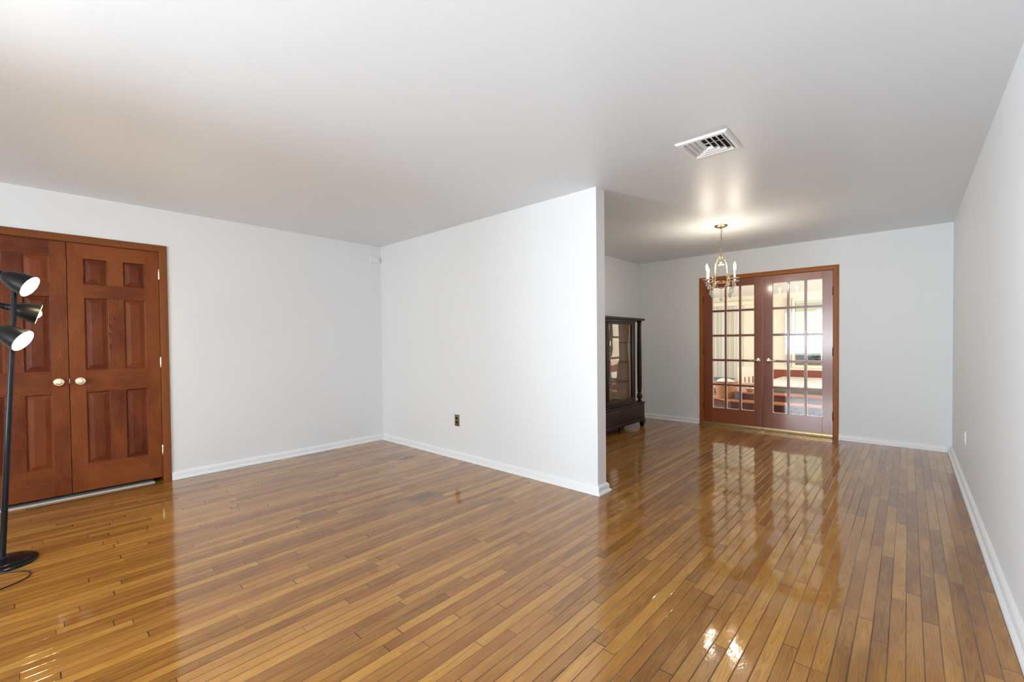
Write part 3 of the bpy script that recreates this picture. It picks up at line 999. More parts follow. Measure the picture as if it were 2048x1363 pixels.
R_ARM = 0.185
base_ang = math.radians(16.6 + 43.5)
for q in range(4):
    th = base_ang + q * PI / 2
    e = Vector((math.cos(th), math.sin(th), 0))
    c = Vector((CX, CY, 0))
    P = lambda r, z: c + e * r + Vector((0, 0, z))
    # lyre rod of the cage
    bm = NB()
    tube(bm, spline([P(0.008, 2.118), P(0.034, 2.100), P(0.062, 2.055), P(0.076, 1.995), P(0.080, 1.935), P(0.080, 1.870), P(0.074, 1.835)], 6), 0.0042, 8)
    obj('cage_rod', bm, M_ANTIQUE, ch)
    # scrolled arm
    bm = NB()
    pts = spline([P(0.078, 1.855), P(0.094, 1.885), P(0.112, 1.880), P(0.116, 1.845), P(0.106, 1.800), P(0.118, 1.772), P(0.150, 1.775), P(0.176, 1.805), P(0.1855, 1.845)], 6)
    tube(bm, pts, 0.0046, 8)
    arm = obj('arm', bm, M_ANTIQUE, ch)
    s_ = Vector((-e.y, e.x, 0))
    for (r, z, d, sz) in ((0.088, 1.868, 1, 0.034), (0.116, 1.872, 1, 0.030), (0.116, 1.850, -1, 0.032), (0.098, 1.835, -1, 0.028), (0.160, 1.795, 1, 0.026), (0.135, 1.790, -1, 0.026)):
        bm = NB()
        o = P(r, z)
        tip = o + e * sz * 0.6 * d + Vector((0, 0, sz * 0.75)) + s_ * 0.012 * d
        md = o + e * sz * 0.35 * d + Vector((0, 0, sz * 0.30))
        a, b = md + s_ * 0.008, md - s_ * 0.008
        vv = [bm.verts.new(x) for x in (o, a, tip, b)]
        v2 = [bm.verts.new(x + Vector((0, 0, 0.002)) + e * 0.0015) for x in (o, a, tip, b)]
        bm.faces.new(vv)
        bm.faces.new(v2)
        for k in range(4):
            bm.faces.new((vv[k], vv[(k + 1) % 4], v2[(k + 1) % 4], v2[k]))
        obj('leaf', bm, M_ANTIQUE, arm)
    # petalled drip pan
    bm = NB()
    lathe(bm, [(0.0, 0.0), (0.012, 0.0), (0.030, 0.006), (0.045, 0.013), (0.047, 0.016), (0.028, 0.010), (0.012, 0.006), (0.0, 0.006)], P(R_ARM, 1.846), (0, 0, 1), 16)
    bp = obj('drip_pan', bm, simple('pearl_glass', (0.86, 0.80, 0.74), 0.15, coat=1.0), ch)
    bm = NB()
    lathe(bm, [(0.0, 0.0), (0.010, 0.0), (0.0125, 0.006), (0.0105, 0.012), (0.0100, 0.100), (0.0085, 0.103), (0, 0.104)], P(R_ARM, 1.852), (0, 0, 1), 16)
    cs = obj('candle_sleeve', bm, M_CANDLE, ch)
    bm = NB()
    lathe(bm, [(0.0, 0.0), (0.006, 0.0), (0.009, 0.012), (0.0125, 0.028), (0.0105, 0.044), (0.005, 0.060), (0.0, 0.072)], P(R_ARM, 1.955), (0, 0, 1), 16)
    obj('bulb', bm, M_CBULB, ch, label='lit flame-shaped bulb')
    ld = bpy.data.lights.new('candle_glow', 'POINT')
    ld.energy = 2.5
    ld.color = (1.0, 0.88, 0.72)
    ld.shadow_soft_size = 0.02
    lo = bpy.data.objects.new('candle_light', ld)
    COL.objects.link(lo)
    lo.location = P(R_ARM, 2.045) - wloc(ch)
    lo.parent = ch
    # crystals: a pear under the arm, two at the pan, a drop inside the cage
    for (r, z, rr, ll, so) in ((0.118, 1.765, 0.016, 0.092, 0.0), (0.172, 1.838, 0.012, 0.060, 0.014), (0.176, 1.838, 0.010, 0.050, -0.018), (0.084, 1.865, 0.013, 0.072, 0.006), (0.150, 1.770, 0.011, 0.058, 0.01)):
        bm = NB()
        crystal(bm, P(r, z) + s_ * so, rr, ll)
        obj('crystal_drop', bm, M_CRYSTAL, ch, smooth=False)
    # bead garland to the next arm
    bm = NB()
    th2 = th + PI / 2
    e2 = Vector((math.cos(th2), math.sin(th2), 0))
    A, B = c + e * 0.105 + Vector((0, 0, 1.80)), c + e2 * 0.105 + Vector((0, 0, 1.80))
    for k in range(13):
        s = k / 12
        p = A.lerp(B, s) + Vector((0, 0, -0.055 * math.sin(PI * s)))
        lathe(bm, [(0, -0.005), (0.0048, 0), (0, 0.005)], p, (0, 0, 1), 6)
    obj('bead_garland', bm, M_CRYSTAL, ch, smooth=False)
bm = NB()
n = 40
tube(bm, [(CX + 0.076 * math.cos(2 * PI * q / n), CY + 0.076 * math.sin(2 * PI * q / n), 1.838) for q in range(n)], 0.004, 8, closed=True)
for q in range(2):
    th = base_ang + q * PI / 2
    e = Vector((math.cos(th), math.sin(th), 0))
    c = Vector((CX, CY, 0))
    tube(bm, spline([c - e * 0.076 + Vector((0, 0, 1.838)), c - e * 0.055 + Vector((0, 0, 1.795)), c + Vector((0, 0, 1.772)), c + e * 0.055 + Vector((0, 0, 1.795)), c + e * 0.076 + Vector((0, 0, 1.838))], 6), 0.0035, 8)
obj('cage_ring', bm, M_ANTIQUE, ch)
bm = NB()
tube(bm, [(CX, CY, 1.776), (CX, CY, 1.672)], 0.0014, 6)
obj('hanger', bm, M_OLDBRASS, ch)
bm = NB()
bmesh.ops.create_icosphere(bm, subdivisions=2, radius=0.0175, matrix=Matrix.Translation((CX, CY, 1.655)))
obj('crystal_ball', bm, M_CRYSTAL, ch, smooth=False)
bm = NB()
for q in range(6):
    th = q * PI / 3
    bmesh.ops.create_icosphere(bm, subdivisions=1, radius=0.013, matrix=Matrix.Translation((CX + 0.018 * math.cos(th), CY + 0.018 * math.sin(th), 2.020)))
bmesh.ops.create_icosphere(bm, subdivisions=1, radius=0.012, matrix=Matrix.Translation((CX, CY, 2.045)))
tube(bm, [(CX, CY, 2.09), (CX, CY, 2.02)], 0.0015, 6)
obj('crystal_cluster', bm, M_CRYSTAL, ch, smooth=False)

# ------------------------------------------------------------------ display cabinet
KX1 = -2.800           # front plane
KX0 = XD + 0.040       # back, clear of the baseboard
KY0, KY1 = 4.580, 5.920
kb = thing('display_cabinet', ((KX0 + KX1) / 2, 5.25, 0), 'dark mahogany display cabinet with glass front and turned columns', 'cabinet')
bm = NB()
box(bm, (KX0, KY0 + 0.012, 0.128), (KX1 - 0.012, KY1 - 0.012, 0.330), 0.002)
obj('base', bm, M_MAHY, kb, smooth=False)
bm = NB()
box(bm, (KX0, KY0 - 0.004, 0.330), (KX1 + 0.006, KY1 + 0.006, 0.351), 0.006)
obj('base_top', bm, M_MAHY, kb)
bm = NB()
box(bm, (KX0, KY0 - 0.002, 0.104), (KX1 + 0.004, KY1 + 0.004, 0.128), 0.007)
obj('base_moulding', bm, M_MAHY, kb)
bm = NB()
box(bm, (KX1 - 0.012, KY0 + 0.03, 0.135), (KX1, KY1 - 0.014, 0.322), 0.002)
dr = obj('drawer', bm, M_MAHY, kb)
for y in (5.745, 4.755):
    bm = NB()
    lathe(bm, [(0, 0), (0.0085, 0), (0.007, 0.003), (0, 0.0035)], (KX1, y, 0.232), (1, 0, 0), 14)
    obj('keyhole', bm, M_DARK, dr)
# apron under the moulding
bm = NB()
ap = [(KY0 + 0.02, 0.104), (KY1 - 0.02, 0.104), (KY1 - 0.06, 0.088), (KY1 - 0.16, 0.078), (KY0 + 0.16, 0.078), (KY0 + 0.06, 0.088)]
prism(bm, ap, (KX1 - 0.032, 0, 0), (0, 1, 0), (0, 0, 1), (1, 0, 0), 0.024)
obj('apron', bm, M_MAHY, kb)


def scroll_foot(y, s):
    bm = NB()
    prof = [(-0.10, 0.104), (0.000, 0.104), (0.026, 0.098), (0.056, 0.086), (0.062, 0.068), (0.050, 0.048), (0.022, 0.034), (0.009, 0.024), (0.008, 0.0),
            (-0.010, 0.0), (-0.012, 0.022), (-0.022, 0.038), (-0.046, 0.056), (-0.074, 0.076)]
    prism(bm, [(p[0] * s, p[1]) for p in prof], (KX1 - 0.058, y, 0), (0, 1, 0), (0, 0, 1), (1, 0, 0), 0.06)
    bmesh.ops.remove_doubles(bm, verts=bm.verts, dist=1e-6)
    bmesh.ops.bevel(bm, geom=[e for e in bm.edges if abs(e.verts[0].co.x - e.verts[1].co.x) < 1e-5], offset=0.008, segments=3, affect='EDGES')
    return obj('foot', bm, M_MAH, kb)


scroll_foot(KY1 - 0.035, 1)
scroll_foot(KY0 + 0.035, -1)
for (x, y) in ((KX1 - 0.04, 5.25), (KX0 + 0.05, KY0 + 0.06), (KX0 + 0.05, KY1 - 0.06)):
    bm = NB()
    lathe(bm, [(0.0, 0.0), (0.020, 0.0), (0.022, 0.02), (0.026, 0.08), (0.027, 0.105), (0, 0.105)], (x, y, 0), (0, 0, 1), 16)
    obj('leg', bm, M_MAH, kb)
# glazed case
CA, CB = 4.845, 5.655
CXF = KX1 - 0.012
bm = NB()
box(bm, (KX0, CA + 0.02, 0.351), (KX0 + 0.012, CB - 0.02, 1.470))
obj('back_panel', bm, M_BUFF, kb, smooth=False, label='buff lined back')
for ya, yb in ((CA, CA + 0.018), (CB - 0.018, CB)):
    bm = NB()
    box(bm, (KX0, ya, 0.351), (CXF - 0.026, yb, 1.470), 0.001)
    sd = obj('side_panel', bm, M_MAH, kb, smooth=False)
    yi = ya + 0.018 if ya == CA else ya - 0.002
    bm = NB()
    box(bm, (KX0 + 0.013, yi, 0.39), (CXF - 0.055, yi + 0.002, 1.455))
    obj('lining', bm, M_BUFF, sd, smooth=False, label='buff lining')
bm = NB()
box(bm, (KX0, CA, 0.351), (CXF - 0.026, CB, 0.372), 0.001)
obj('case_floor', bm, M_MAHY, kb, smooth=False)
for z in (0.660, 0.935, 1.200):
    bm = NB()
    box(bm, (KX0 + 0.013, CA + 0.021, z - 0.008), (CXF - 0.070, CB - 0.021, z + 0.004), 0.001)
    obj('shelf', bm, M_MAHY, kb, smooth=False)
# door of the case
g0, g1, gz0, gz1 = CA + 0.095, CB - 0.095, 0.440, 1.438


def caseboard(nm, ya, yb, za, zb, m):
    bm = NB()
    box(bm, (CXF - 0.025, ya, za), (CXF, yb, zb), 0.004)
    return obj(nm, bm, m, kb)


caseboard('stile', CA, g0, 0.352, 1.470, M_MAH)
caseboard('stile', g1, CB, 0.352, 1.470, M_MAH)
caseboard('rail', g0, g1, gz1, 1.470, M_MAHY)
caseboard('rail', g0, g1, 0.352, gz0, M_MAHY)
bm = NB()
for za in (0.360, 0.392, 0.424):
    box(bm, (CXF, CA - 0.002, za), (CXF + 0.006, CB + 0.002, za + 0.014), 0.003)
obj('plinth_moulding', bm, M_MAHY, kb)
for ya in (CB - 0.030, CA + 0.016):
    obj('stile_moulding', box(NB(), (CXF, ya, 0.445), (CXF + 0.006, ya + 0.014, 1.460), 0.003), M_MAH, kb)
bm = NB()
ng, mg = 22, 26
grid = [[bm.verts.new((CXF - 0.014 + 0.0009 * math.sin(a / ng * 7.0 + b / mg * 2.0) * math.sin(b / mg * 5.0 + 0.7), g0 + (g1 - g0) * a / ng, gz0 + (gz1 - gz0) * b / mg)) for b in range(mg + 1)] for a in range(ng + 1)]
for a in range(ng):
    for b in range(mg):
        bm.faces.new((grid[a][b], grid[a + 1][b], grid[a + 1][b + 1], grid[a][b + 1]))
obj('glass', bm, M_OLDGLASS, kb, label='old wavy glass')
# cornice and columns
bm = NB()
box(bm, (KX0, CA - 0.010, 1.470), (CXF + 0.008, CB + 0.010, 1.502), 0.004)
obj('frieze', bm, M_MAHY, kb)
bm = NB()
box(bm, (KX0, KY0, 1.502), (KX1 + 0.010, KY1 - 0.006, 1.534), 0.006)
obj('cornice', bm, M_MAHY, kb)
COLP = [(0.0, 0.0), (0.036, 0.0), (0.036, 0.012), (0.030, 0.018), (0.020, 0.034), (0.026, 0.044), (0.037, 0.060), (0.040, 0.082), (0.032, 0.108), (0.022, 0.124), (0.020, 0.132), (0.031, 0.138), (0.031, 0.146),
        (0.024, 0.152), (0.030, 0.166), (0.032, 0.20), (0.032, 0.60), (0.029, 0.90), (0.0265, 1.06), (0.0250, 1.085), (0.031, 1.092), (0.031, 1.100), (0.025, 1.106), (0.027, 1.118), (0.036, 1.138), (0.036, 1.151), (0, 1.151)]
for y in (5.845, 4.655):
    bm = NB()
    lathe(bm, COLP, (KX1 - 0.045, y, 0.351), (0, 0, 1), 28)
    obj('column', bm, M_MAH, kb)

# ------------------------------------------------------------------ floor lamp
LB = Vector((-3.778, -0.122, 0.0))
LT = Vector((-3.880, -0.046, 1.575))
lp = thing('floor_lamp', LB, 'black tree floor lamp with three lit adjustable shades', 'lamp')
bm = NB()
lathe(bm, [(0.0, 0.0), (0.140, 0.0), (0.143, 0.006), (0.141, 0.013), (0.132, 0.019), (0.112, 0.022), (0.108, 0.026), (0.090, 0.031), (0.050, 0.036), (0.024, 0.040), (0.021, 0.048), (0.018, 0.052), (0, 0.052)], LB, (0, 0, 1), 56)
obj('base', bm, M_BLACK, lp)
PTOP = LT
bm = NB()
dirp = (LT - LB).normalized()
tube(bm, [LB + dirp * 0.05, LB + dirp * 0.85], 0.0135, 18)
tube(bm, [LB + dirp * 0.85, LB + dirp * 0.856], 0.0150, 18)
tube(bm, [LB + dirp * 0.856, LT], 0.0122, 18)
obj('pole', bm, M_BLACK, lp)


def pole_at(z):
    s = (z - LB.z) / (LT.z - LB.z)
    return LB.lerp(LT, s)


def lamp_head(c, n, r, zj, sidev):
    """Bell shade with its mouth at c looking along n."""
    c, n = Vector(c), Vector(n).normalized()
    L = 0.135
    k = r / 0.066
    out = [(0.020, 0.0), (0.0225, 0.003), (0.030, 0.011), (0.041, 0.030), (0.0505, 0.056), (0.0575, 0.084), (0.0625, 0.110), (0.066, L)]
    inn = [(0.064, L), (0.0605, 0.110), (0.0555, 0.084), (0.0485, 0.056), (0.039, 0.030), (0.027, 0.012), (0.0, 0.008)]
    o = c - n * L * k
    bm = NB()
    lathe(bm, [(a * k, b * k) for a, b in out] + [(0.0648 * k, L * k)], o, n, 40, cap=False)
    sh = obj('shade', bm, M_BLACKS, lp)
    bm = NB()
    lathe(bm, [(a * k, b * k) for a, b in inn], o, n, 40, cap=False)
    obj('reflector', bm, M_REFL, sh, label='white inner face of the shade')
    # socket housing behind the shade
    bm = NB()
    lathe(bm, [(0.0, -0.062), (0.011, -0.062), (0.0145, -0.058), (0.0165, -0.040), (0.0195, -0.002), (0.0195, 0.003), (0, 0.003)], o, n, 24)
    hs = obj('socket', bm, M_BLACK, lp)
    bm = NB()
    bl = [(0.0, 0.0), (0.013, 0.002), (0.014, 0.018), (0.020, 0.034), (0.0285, 0.056), (0.0300, 0.072), (0.0275, 0.090), (0.018, 0.103), (0.0, 0.109)]
    lathe(bm, [(a, b + 0.029) for a, b in bl], o, n, 24)
    obj('bulb', bm, M_BULB, lp, label='lit round bulb')
    # knuckle joining the socket to the pole
    j = o - n * 0.025
    p = pole_at(zj)
    bm = NB()
    tube(bm, [p, p.lerp(j, 0.5) + Vector((0, 0, -0.004)), j], [0.007, 0.0065, 0.007], 12)
    bmesh.ops.create_uvsphere(bm, u_segments=14, v_segments=8, radius=0.0105, matrix=Matrix.Translation(p.lerp(j, 0.55)))
    obj('swivel', bm, M_BLACK, lp)
    # warm light of the bulb itself
    ld = bpy.data.lights.new('lamp_glow', 'POINT')
    ld.energy = 3.0
    ld.color = (1.0, 0.78, 0.48)
    ld.shadow_soft_size = 0.03
    lo = bpy.data.objects.new('bulb_light', ld)
    COL.objects.link(lo)
    lo.location = c + n * 0.012 - wloc(lp)
    lo.parent = lp
    return sh


lamp_head((-3.780, 0.014, 1.573), (0.37, 0.79, -0.496), 0.0655, 1.57, 1)
lamp_head((-3.960, 0.0485, 1.4236), (0.02, 0.955, -0.290), 0.061, 1.46, -1)
lamp_head((-3.780, -0.019, 1.2592), (0.425, 0.744, -0.515), 0.0660, 1.33, 1)
bm = NB()
cpts = spline([(x_ + 0.115, y_, 0.004) for x_, y_ in ((-3.80, -0.23), (-3.735, -0.10), (-3.685, -0.035), (-3.625, -0.015), (-3.565, -0.035), (-3.52, -0.10), (-3.47, -0.22), (-3.40, -0.45), (-3.5, -0.9), (-4.2, -1.5), (-4.98, -1.7))], 10)
tube(bm, cpts, 0.0035, 8)
obj('cord', bm, M_RUBBER, lp)

# ------------------------------------------------------------------ sunroom beyond the french doors
M_CREAM = wall_paint('cream_wall_paint', (0.82, 0.77, 0.62))
M_CREAMC = wall_paint('sunroom_ceiling_paint', (0.84, 0.82, 0.76))
M_STEP = wood('dark_red_step_wood', (0.05, 0.008, 0.006), (0.085, 0.015, 0.011), (0.12, 0.024, 0.016), axis='x', rough=0.3, coat=0.6, blotch=0.4)
M_NOSE = wood('orange_pine_tread', (0.42, 0.15, 0.07), (0.55, 0.22, 0.11), (0.62, 0.28, 0.15), axis='x', rough=0.35, blotch=0.4)
M_WAIN = wood('red_wainscot_wood', (0.17, 0.030, 0.012), (0.25, 0.050, 0.020), (0.31, 0.075, 0.03), axis='x', rough=0.4, blotch=0.5)
M_TILE = simple('dark_red_glossy_tile', (0.055, 0.014, 0.012), 0.12, bump=0.05, bscale=8)

fl = struct('floor_sunroom', box(NB(), (SX0 - 0.1, YF + 0.06, -0.14), (SX1 + 0.1, SY1 + 0.1, -0.001)), M_TILE)
struct('ceiling_sunroom', box(NB(), (SX0 - 0.1, SY0, SH), (SX1 + 0.1, SY1 + 0.1, SH + 0.1)), M_CREAMC)
bm = NB()
box(bm, (SX0 - 0.1, SY0, 0), (SX0, 7.2, SH))
box(bm, (SX0 - 0.1, 10.0, 0), (SX0, SY1, SH))
box(bm, (SX0 - 0.1, 7.2, 0), (SX0, 10.0, 0.4))
box(bm, (SX0 - 0.1, 7.2, 2.15), (SX0, 10.0, SH))
struct('wall_sunroom_left', bm, M_CREAM)
bm = NB()
box(bm, (SX1, SY0, 0), (SX1 + 0.1, 7.2, SH))
box(bm, (SX1, 11.0, 0), (SX1 + 0.1, SY1, SH))
box(bm, (SX1, 7.2, 0), (SX1 + 0.1, 11.0, 0.4))
box(bm, (SX1, 7.2, 2.15), (SX1 + 0.1, 11.0, SH))
struct('wall_sunroom_right', bm, M_CREAM)
bm = NB()
box(bm, (SX0, YF + 0.02, 0), (XD - 0.12, YF + 0.14, SH))
box(bm, (XR + 0.12, YF + 0.02, 0), (SX1, YF + 0.14, SH))
struct('wall_sunroom_near', bm, M_CREAM)
# far wall: sliding door opening on the left, window on the right
SDX0, SDX1, SDZ = -4.3, -3.13, 2.06
FWX0, FWX1, FWZ0, FWZ1 = -1.90, -0.40, 0.63, 2.06
bm = NB()
box(bm, (SX0, SY1, 0), (SDX0, SY1 + 0.12, SH))
box(bm, (SDX0, SY1, SDZ), (SDX1, SY1 + 0.12, SH))
box(bm, (SDX1, SY1, 0), (FWX0, SY1 + 0.12, SH))
box(bm, (FWX0, SY1, 0), (FWX1, SY1 + 0.12, FWZ0))
box(bm, (FWX0, SY1, FWZ1), (FWX1, SY1 + 0.12, SH))
box(bm, (FWX1, SY1, 0), (SX1, SY1 + 0.12, SH))
struct('wall_sunroom_far', bm, M_CREAM)
# wainscot
bm = NB()
box(bm, (-2.95, SY1 - 0.022, 0.262), (SX1 - 0.001, SY1, 0.505))
box(bm, (-2.95, SY1 - 0.032, 0.505), (SX1 - 0.001, SY1, 0.520), 0.004)
struct('trim_7', bm, M_WAIN)
# window
bm = NB()
M_BRTRIM = wood('brown_window_wood', (0.16, 0.07, 0.04), (0.25, 0.12, 0.07), (0.33, 0.17, 0.10), axis='z', rough=0.4, blotch=0.4)
for lo, hi in (((FWX0, FWZ0), (FWX0 + 0.035, FWZ1)), ((FWX1 - 0.035, FWZ0), (FWX1, FWZ1)), ((FWX0 + .035, FWZ1 - 0.035), (FWX1 - .035, FWZ1)), ((FWX0 + .035, FWZ0), (FWX1 - .035, FWZ0 + 0.035))):
    box(bm, (lo[0], SY1 + 0.02, lo[1]), (hi[0], SY1 + 0.09, hi[1]))
w3 = struct('window_2', bm, M_BRTRIM)
bm = NB()
for lo, hi in (((FWX0 - 0.055, FWZ0 - 0.055), (FWX0, FWZ1 + 0.055)), ((FWX1, FWZ0 - 0.055), (FWX1 + 0.055, FWZ1 + 0.055)), ((FWX0, FWZ1), (FWX1, FWZ1 + 0.055)), ((FWX0, FWZ0 - 0.055), (FWX1, FWZ0))):
    box(bm, (lo[0], SY1 - 0.018, lo[1]), (hi[0], SY1 - 0.0005, hi[1]), 0.003)
obj('window_casing', bm, simple('cream_window_paint', (0.84, 0.80, 0.66), 0.4), w3, smooth=False)
bm = NB()
box(bm, (FWX0 + 0.035, SY1 + 0.05, FWZ0 + 0.035), (FWX1 - 0.035, SY1 + 0.056, FWZ1 - 0.035))
obj('window_glass', bm, M_GLASS, w3, smooth=False)
bm = NB()
for z in (0.93, 1.18):
    box(bm, (FWX0 + 0.035, SY1 + 0.045, z), (FWX1 - 0.035, SY1 + 0.0495, z + 0.012))
for x in (-1.42, -0.95):
    box(bm, (x, SY1 + 0.045, FWZ0 + 0.035), (x + 0.014, SY1 + 0.0495, FWZ1 - 0.035))
obj('glazing_bars', bm, simple('white_glazing_bar', (0.8, 0.8, 0.78), 0.4), w3, smooth=False)
# roller shade
t = NT('lime_white_shade_cloth')
co = t.n('ShaderNodeTexCoord').outputs['Object']
dif = t.n('ShaderNodeBsdfDiffuse', {0: (0.80, 0.84, 0.66, 1)}).outputs[0]
trl = t.n('ShaderNodeBsdfTranslucent', {0: (0.80, 0.86, 0.60, 1)}).outputs[0]
mx = t.n('ShaderNodeMixShader', {0: 0.5, 1: dif, 2: trl})
t.t.links.new(mx.outputs[0], t.out.inputs[0])
M_SHADE = t.m
sd = thing('roller_shade', ((FWX0 + FWX1) / 2, SY1 + 0.01, FWZ1), 'pale green roller shade half drawn over the sunroom window', 'window shade')
bm = NB()
box(bm, (FWX0 + 0.01, SY1 + 0.006, 1.365), (FWX1 - 0.01, SY1 + 0.0085, FWZ1 - 0.02))
obj('cloth', bm, M_SHADE, sd, smooth=False)
bm = NB()
lathe(bm, [(0, 0), (0.016, 0), (0.016, FWX1 - FWX0 - 0.02), (0, FWX1 - FWX0 - 0.02)], (FWX0 + 0.01, SY1 + 0.005, FWZ1 - 0.02), (1, 0, 0), 16)
obj('roller', bm, M_PLASTIC, sd)
bm = NB()
box(bm, (FWX0 + 0.01, SY1 + 0.003, 1.345), (FWX1 - 0.01, SY1 + 0.012, 1.367), 0.002)
obj('hem_bar', bm, simple('olive_hem', (0.50, 0.46, 0.24), 0.6), sd)
# curtain at the window's edge
t = thing('lace_curtain', (-2.02, SY1 - 0.05, 0.62), 'narrow white lace curtain hanging beside the sunroom window', 'curtain')
bm = NB()
n = 24
fr = [(-2.07 + 0.10 * k / n, SY1 - 0.045 + 0.012 * math.sin(k * 1.6)) for k in range(n + 1)]
a = [bm.verts.new((x, y, 0.62)) for x, y in fr]
b = [bm.verts.new((x, y, 2.14)) for x, y in fr]
a2 = [bm.verts.new((x, y + 0.002, 0.62)) for x, y in fr]
b2 = [bm.verts.new((x, y + 0.002, 2.14)) for x, y in fr]
for k in range(n):
    bm.faces.new((a[k], a[k + 1], b[k + 1], b[k]))
    bm.faces.new((a2[k], a2[k + 1], b2[k + 1], b2[k]))
    bm.faces.new((a[k], a[k + 1], a2[k + 1], a2[k]))
    bm.faces.new((b[k], b[k + 1], b2[k + 1], b2[k]))
obj('cloth', bm, simple('white_lace', (0.86, 0.85, 0.76), 0.8), t)
bm = NB()
tube(bm, [(-2.09, SY1 - 0.045, 2.145), (-1.93, SY1 - 0.045, 2.145)], 0.006, 8)
obj('rod', bm, M_PLASTIC, t)

# sliding glass door and its vertical blind
bm = NB()
for lo, hi in (((SDX0, 0.0), (SDX0 + 0.05, SDZ)), ((SDX1 - 0.05, 0.0), (SDX1, SDZ)), ((SDX0 + .05, SDZ - 0.05), (SDX1 - .05, SDZ)), ((SDX0 + .05, 0.0), (SDX1 - .05, 0.06)), ((-3.74, 0.06), (-3.69, SDZ - 0.05))):
    box(bm, (lo[0], SY1 + 0.03, lo[1]), (hi[0], SY1 + 0.08, hi[1]))
dd = struct('door_5', bm, M_WHITEM)
bm = NB()
box(bm, (SDX0 + 0.05, SY1 + 0.05, 0.06), (SDX1 - 0.05, SY1 + 0.056, SDZ - 0.05))
obj('pane', bm, M_GLASS, dd, smooth=False)
vb = thing('vertical_blind', (-3.70, SY1 - 0.06, 0.3), 'cream vertical blind closed over the sunroom sliding door', 'blind')
bm = NB()
box(bm, (-4.35, SY1 - 0.10, 2.045), (-2.72, SY1 - 0.004, 2.135), 0.004)
obj('valance', bm, simple('cream_valance', (0.84, 0.79, 0.64), 0.5), vb)
t = NT('cream_blind_cloth')
rnd = t.n('ShaderNodeTexCoord').outputs['Object']
sx_ = t.sep(rnd)[0]
band = t.n('ShaderNodeTexWhiteNoise', {'W': t.m_('FLOOR', t.m_('DIVIDE', sx_, 0.088))}, noise_dimensions='1D').outputs['Value']
colr = t.mix(band, (0.80, 0.74, 0.60), (0.90, 0.90, 0.84))
dif = t.n('ShaderNodeBsdfDiffuse', {0: colr}).outputs[0]
trl = t.n('ShaderNodeBsdfTranslucent', {0: colr}).outputs[0]
mx = t.n('ShaderNodeMixShader', {0: 0.35, 1: dif, 2: trl})
t.t.links.new(mx.outputs[0], t.out.inputs[0])
bm = NB()
for k in range(15):
    x = -4.30 + 0.088 * k
    if k == 12:
        x -= 0.02
    for s in range(1):
        zlo = 0.28
        cv = [(x + 0.094 * q / 6, SY1 - 0.070 + 0.030 * q / 6 + 0.010 * math.sin(PI * q / 6)) for q in range(7)]
        A = [bm.verts.new((p[0], p[1], zlo)) for p in cv]
        B = [bm.verts.new((p[0], p[1], 2.046)) for p in cv]
        for q in range(6):
            bm.faces.new((A[q], A[q + 1], B[q + 1], B[q]))
obj('slats', bm, t.m, vb)

# steps up to the tub deck
Y1, Y2, Y3 = 8.45, 8.73, 11.6
RZ = 0.13
def step(name, poly, z0, z1, nose):
    bm = NB()
    prism(bm, poly, (0, 0, z0), (1, 0, 0), (0, 1, 0), (0, 0, 1), z1 - z0 - 0.024)
    r = struct(name, bm, M_STEP)
    bm = NB()
    prism(bm, nose, (0, 0, z1 - 0.024), (1, 0, 0), (0, 1, 0), (0, 0, 1), 0.024)
    obj('tread', bm, M_NOSE, r)
    return r


XA = SX1 - 0.002
step('trim_8', [(-2.37, Y1 + 0.02), (XA, Y1 + 0.02), (XA, Y2 + 0.3), (-3.3, Y2 + 0.3), (-3.3, 9.0), (-2.80, 8.82)], 0.0, RZ,
     [(-2.385, Y1), (XA, Y1), (XA, Y2 + 0.3), (-3.3, Y2 + 0.3), (-3.3, 8.98), (-2.81, 8.80)])
step('trim_9', [(-2.30, Y2 + 0.02), (XA, Y2 + 0.02), (XA, SY1 - 0.03), (-2.95, SY1 - 0.03), (-2.95, 9.4)], RZ, 2 * RZ,
     [(-2.31, Y2), (XA, Y2), (XA, SY1 - 0.03), (-2.96, SY1 - 0.03), (-2.96, 9.39)])

# hot tub sunk in the deck
tb = thing('hot_tub', (-0.9, 10.2, 0.26), 'hot tub on the raised wooden deck under a flat white cover', 'hot tub')
bm = NB()
box(bm, (-2.06, 9.07, 0.26), (0.24, 11.28, 0.345), 0.02)
obj('shell', bm, simple('grey_green_tub_shell', (0.16, 0.20, 0.17), 0.3, bump=0.3, bscale=12), tb)
for x0_, x1_ in ((-2.09, -0.91), (-0.905, 0.27)):
    bm = NB()
    box(bm, (x0_, 9.04, 0.345), (x1_, 11.31, 0.385), 0.012)
    obj('cover_half', bm, simple('white_vinyl_cover', (0.85, 0.83, 0.82), 0.35), tb)

# wicker basket
M_WICK = NT('orange_wicker')
t = M_WICK
co = t.n('ShaderNodeTexCoord').outputs['Object']
x, y, z = t.sep(co)
an = t.m_('ARCTAN2', y, x)
row = t.m_('FLOOR', t.m_('MULTIPLY', z, 42.0))
wv = t.m_('SINE', t.m_('ADD', t.m_('MULTIPLY', an, 22.0), t.m_('MULTIPLY', row, PI)))
rw = t.m_('SINE', t.m_('MULTIPLY', t.m_('FRACT', t.m_('MULTIPLY', z, 42.0)), PI))
hh = t.m_('MULTIPLY', t.m_('ADD', wv, 1.4), rw)
cc = t.ramp(t.m_('MULTIPLY', hh, 0.42), [(0.0, (0.26, 0.085, 0.025)), (0.5, (0.62, 0.27, 0.10)), (1.0, (0.75, 0.40, 0.18))])
t.pbr(cc, 0.5, 0, t.bump(hh, 0.6, 0.006))
M_WICK = t.m
BKX, BKY = -2.54, 8.80
bk = thing('wicker_basket', (BKX, BKY, 0.13), 'round orange wicker basket standing on the lower sunroom step', 'basket')
bm = NB()
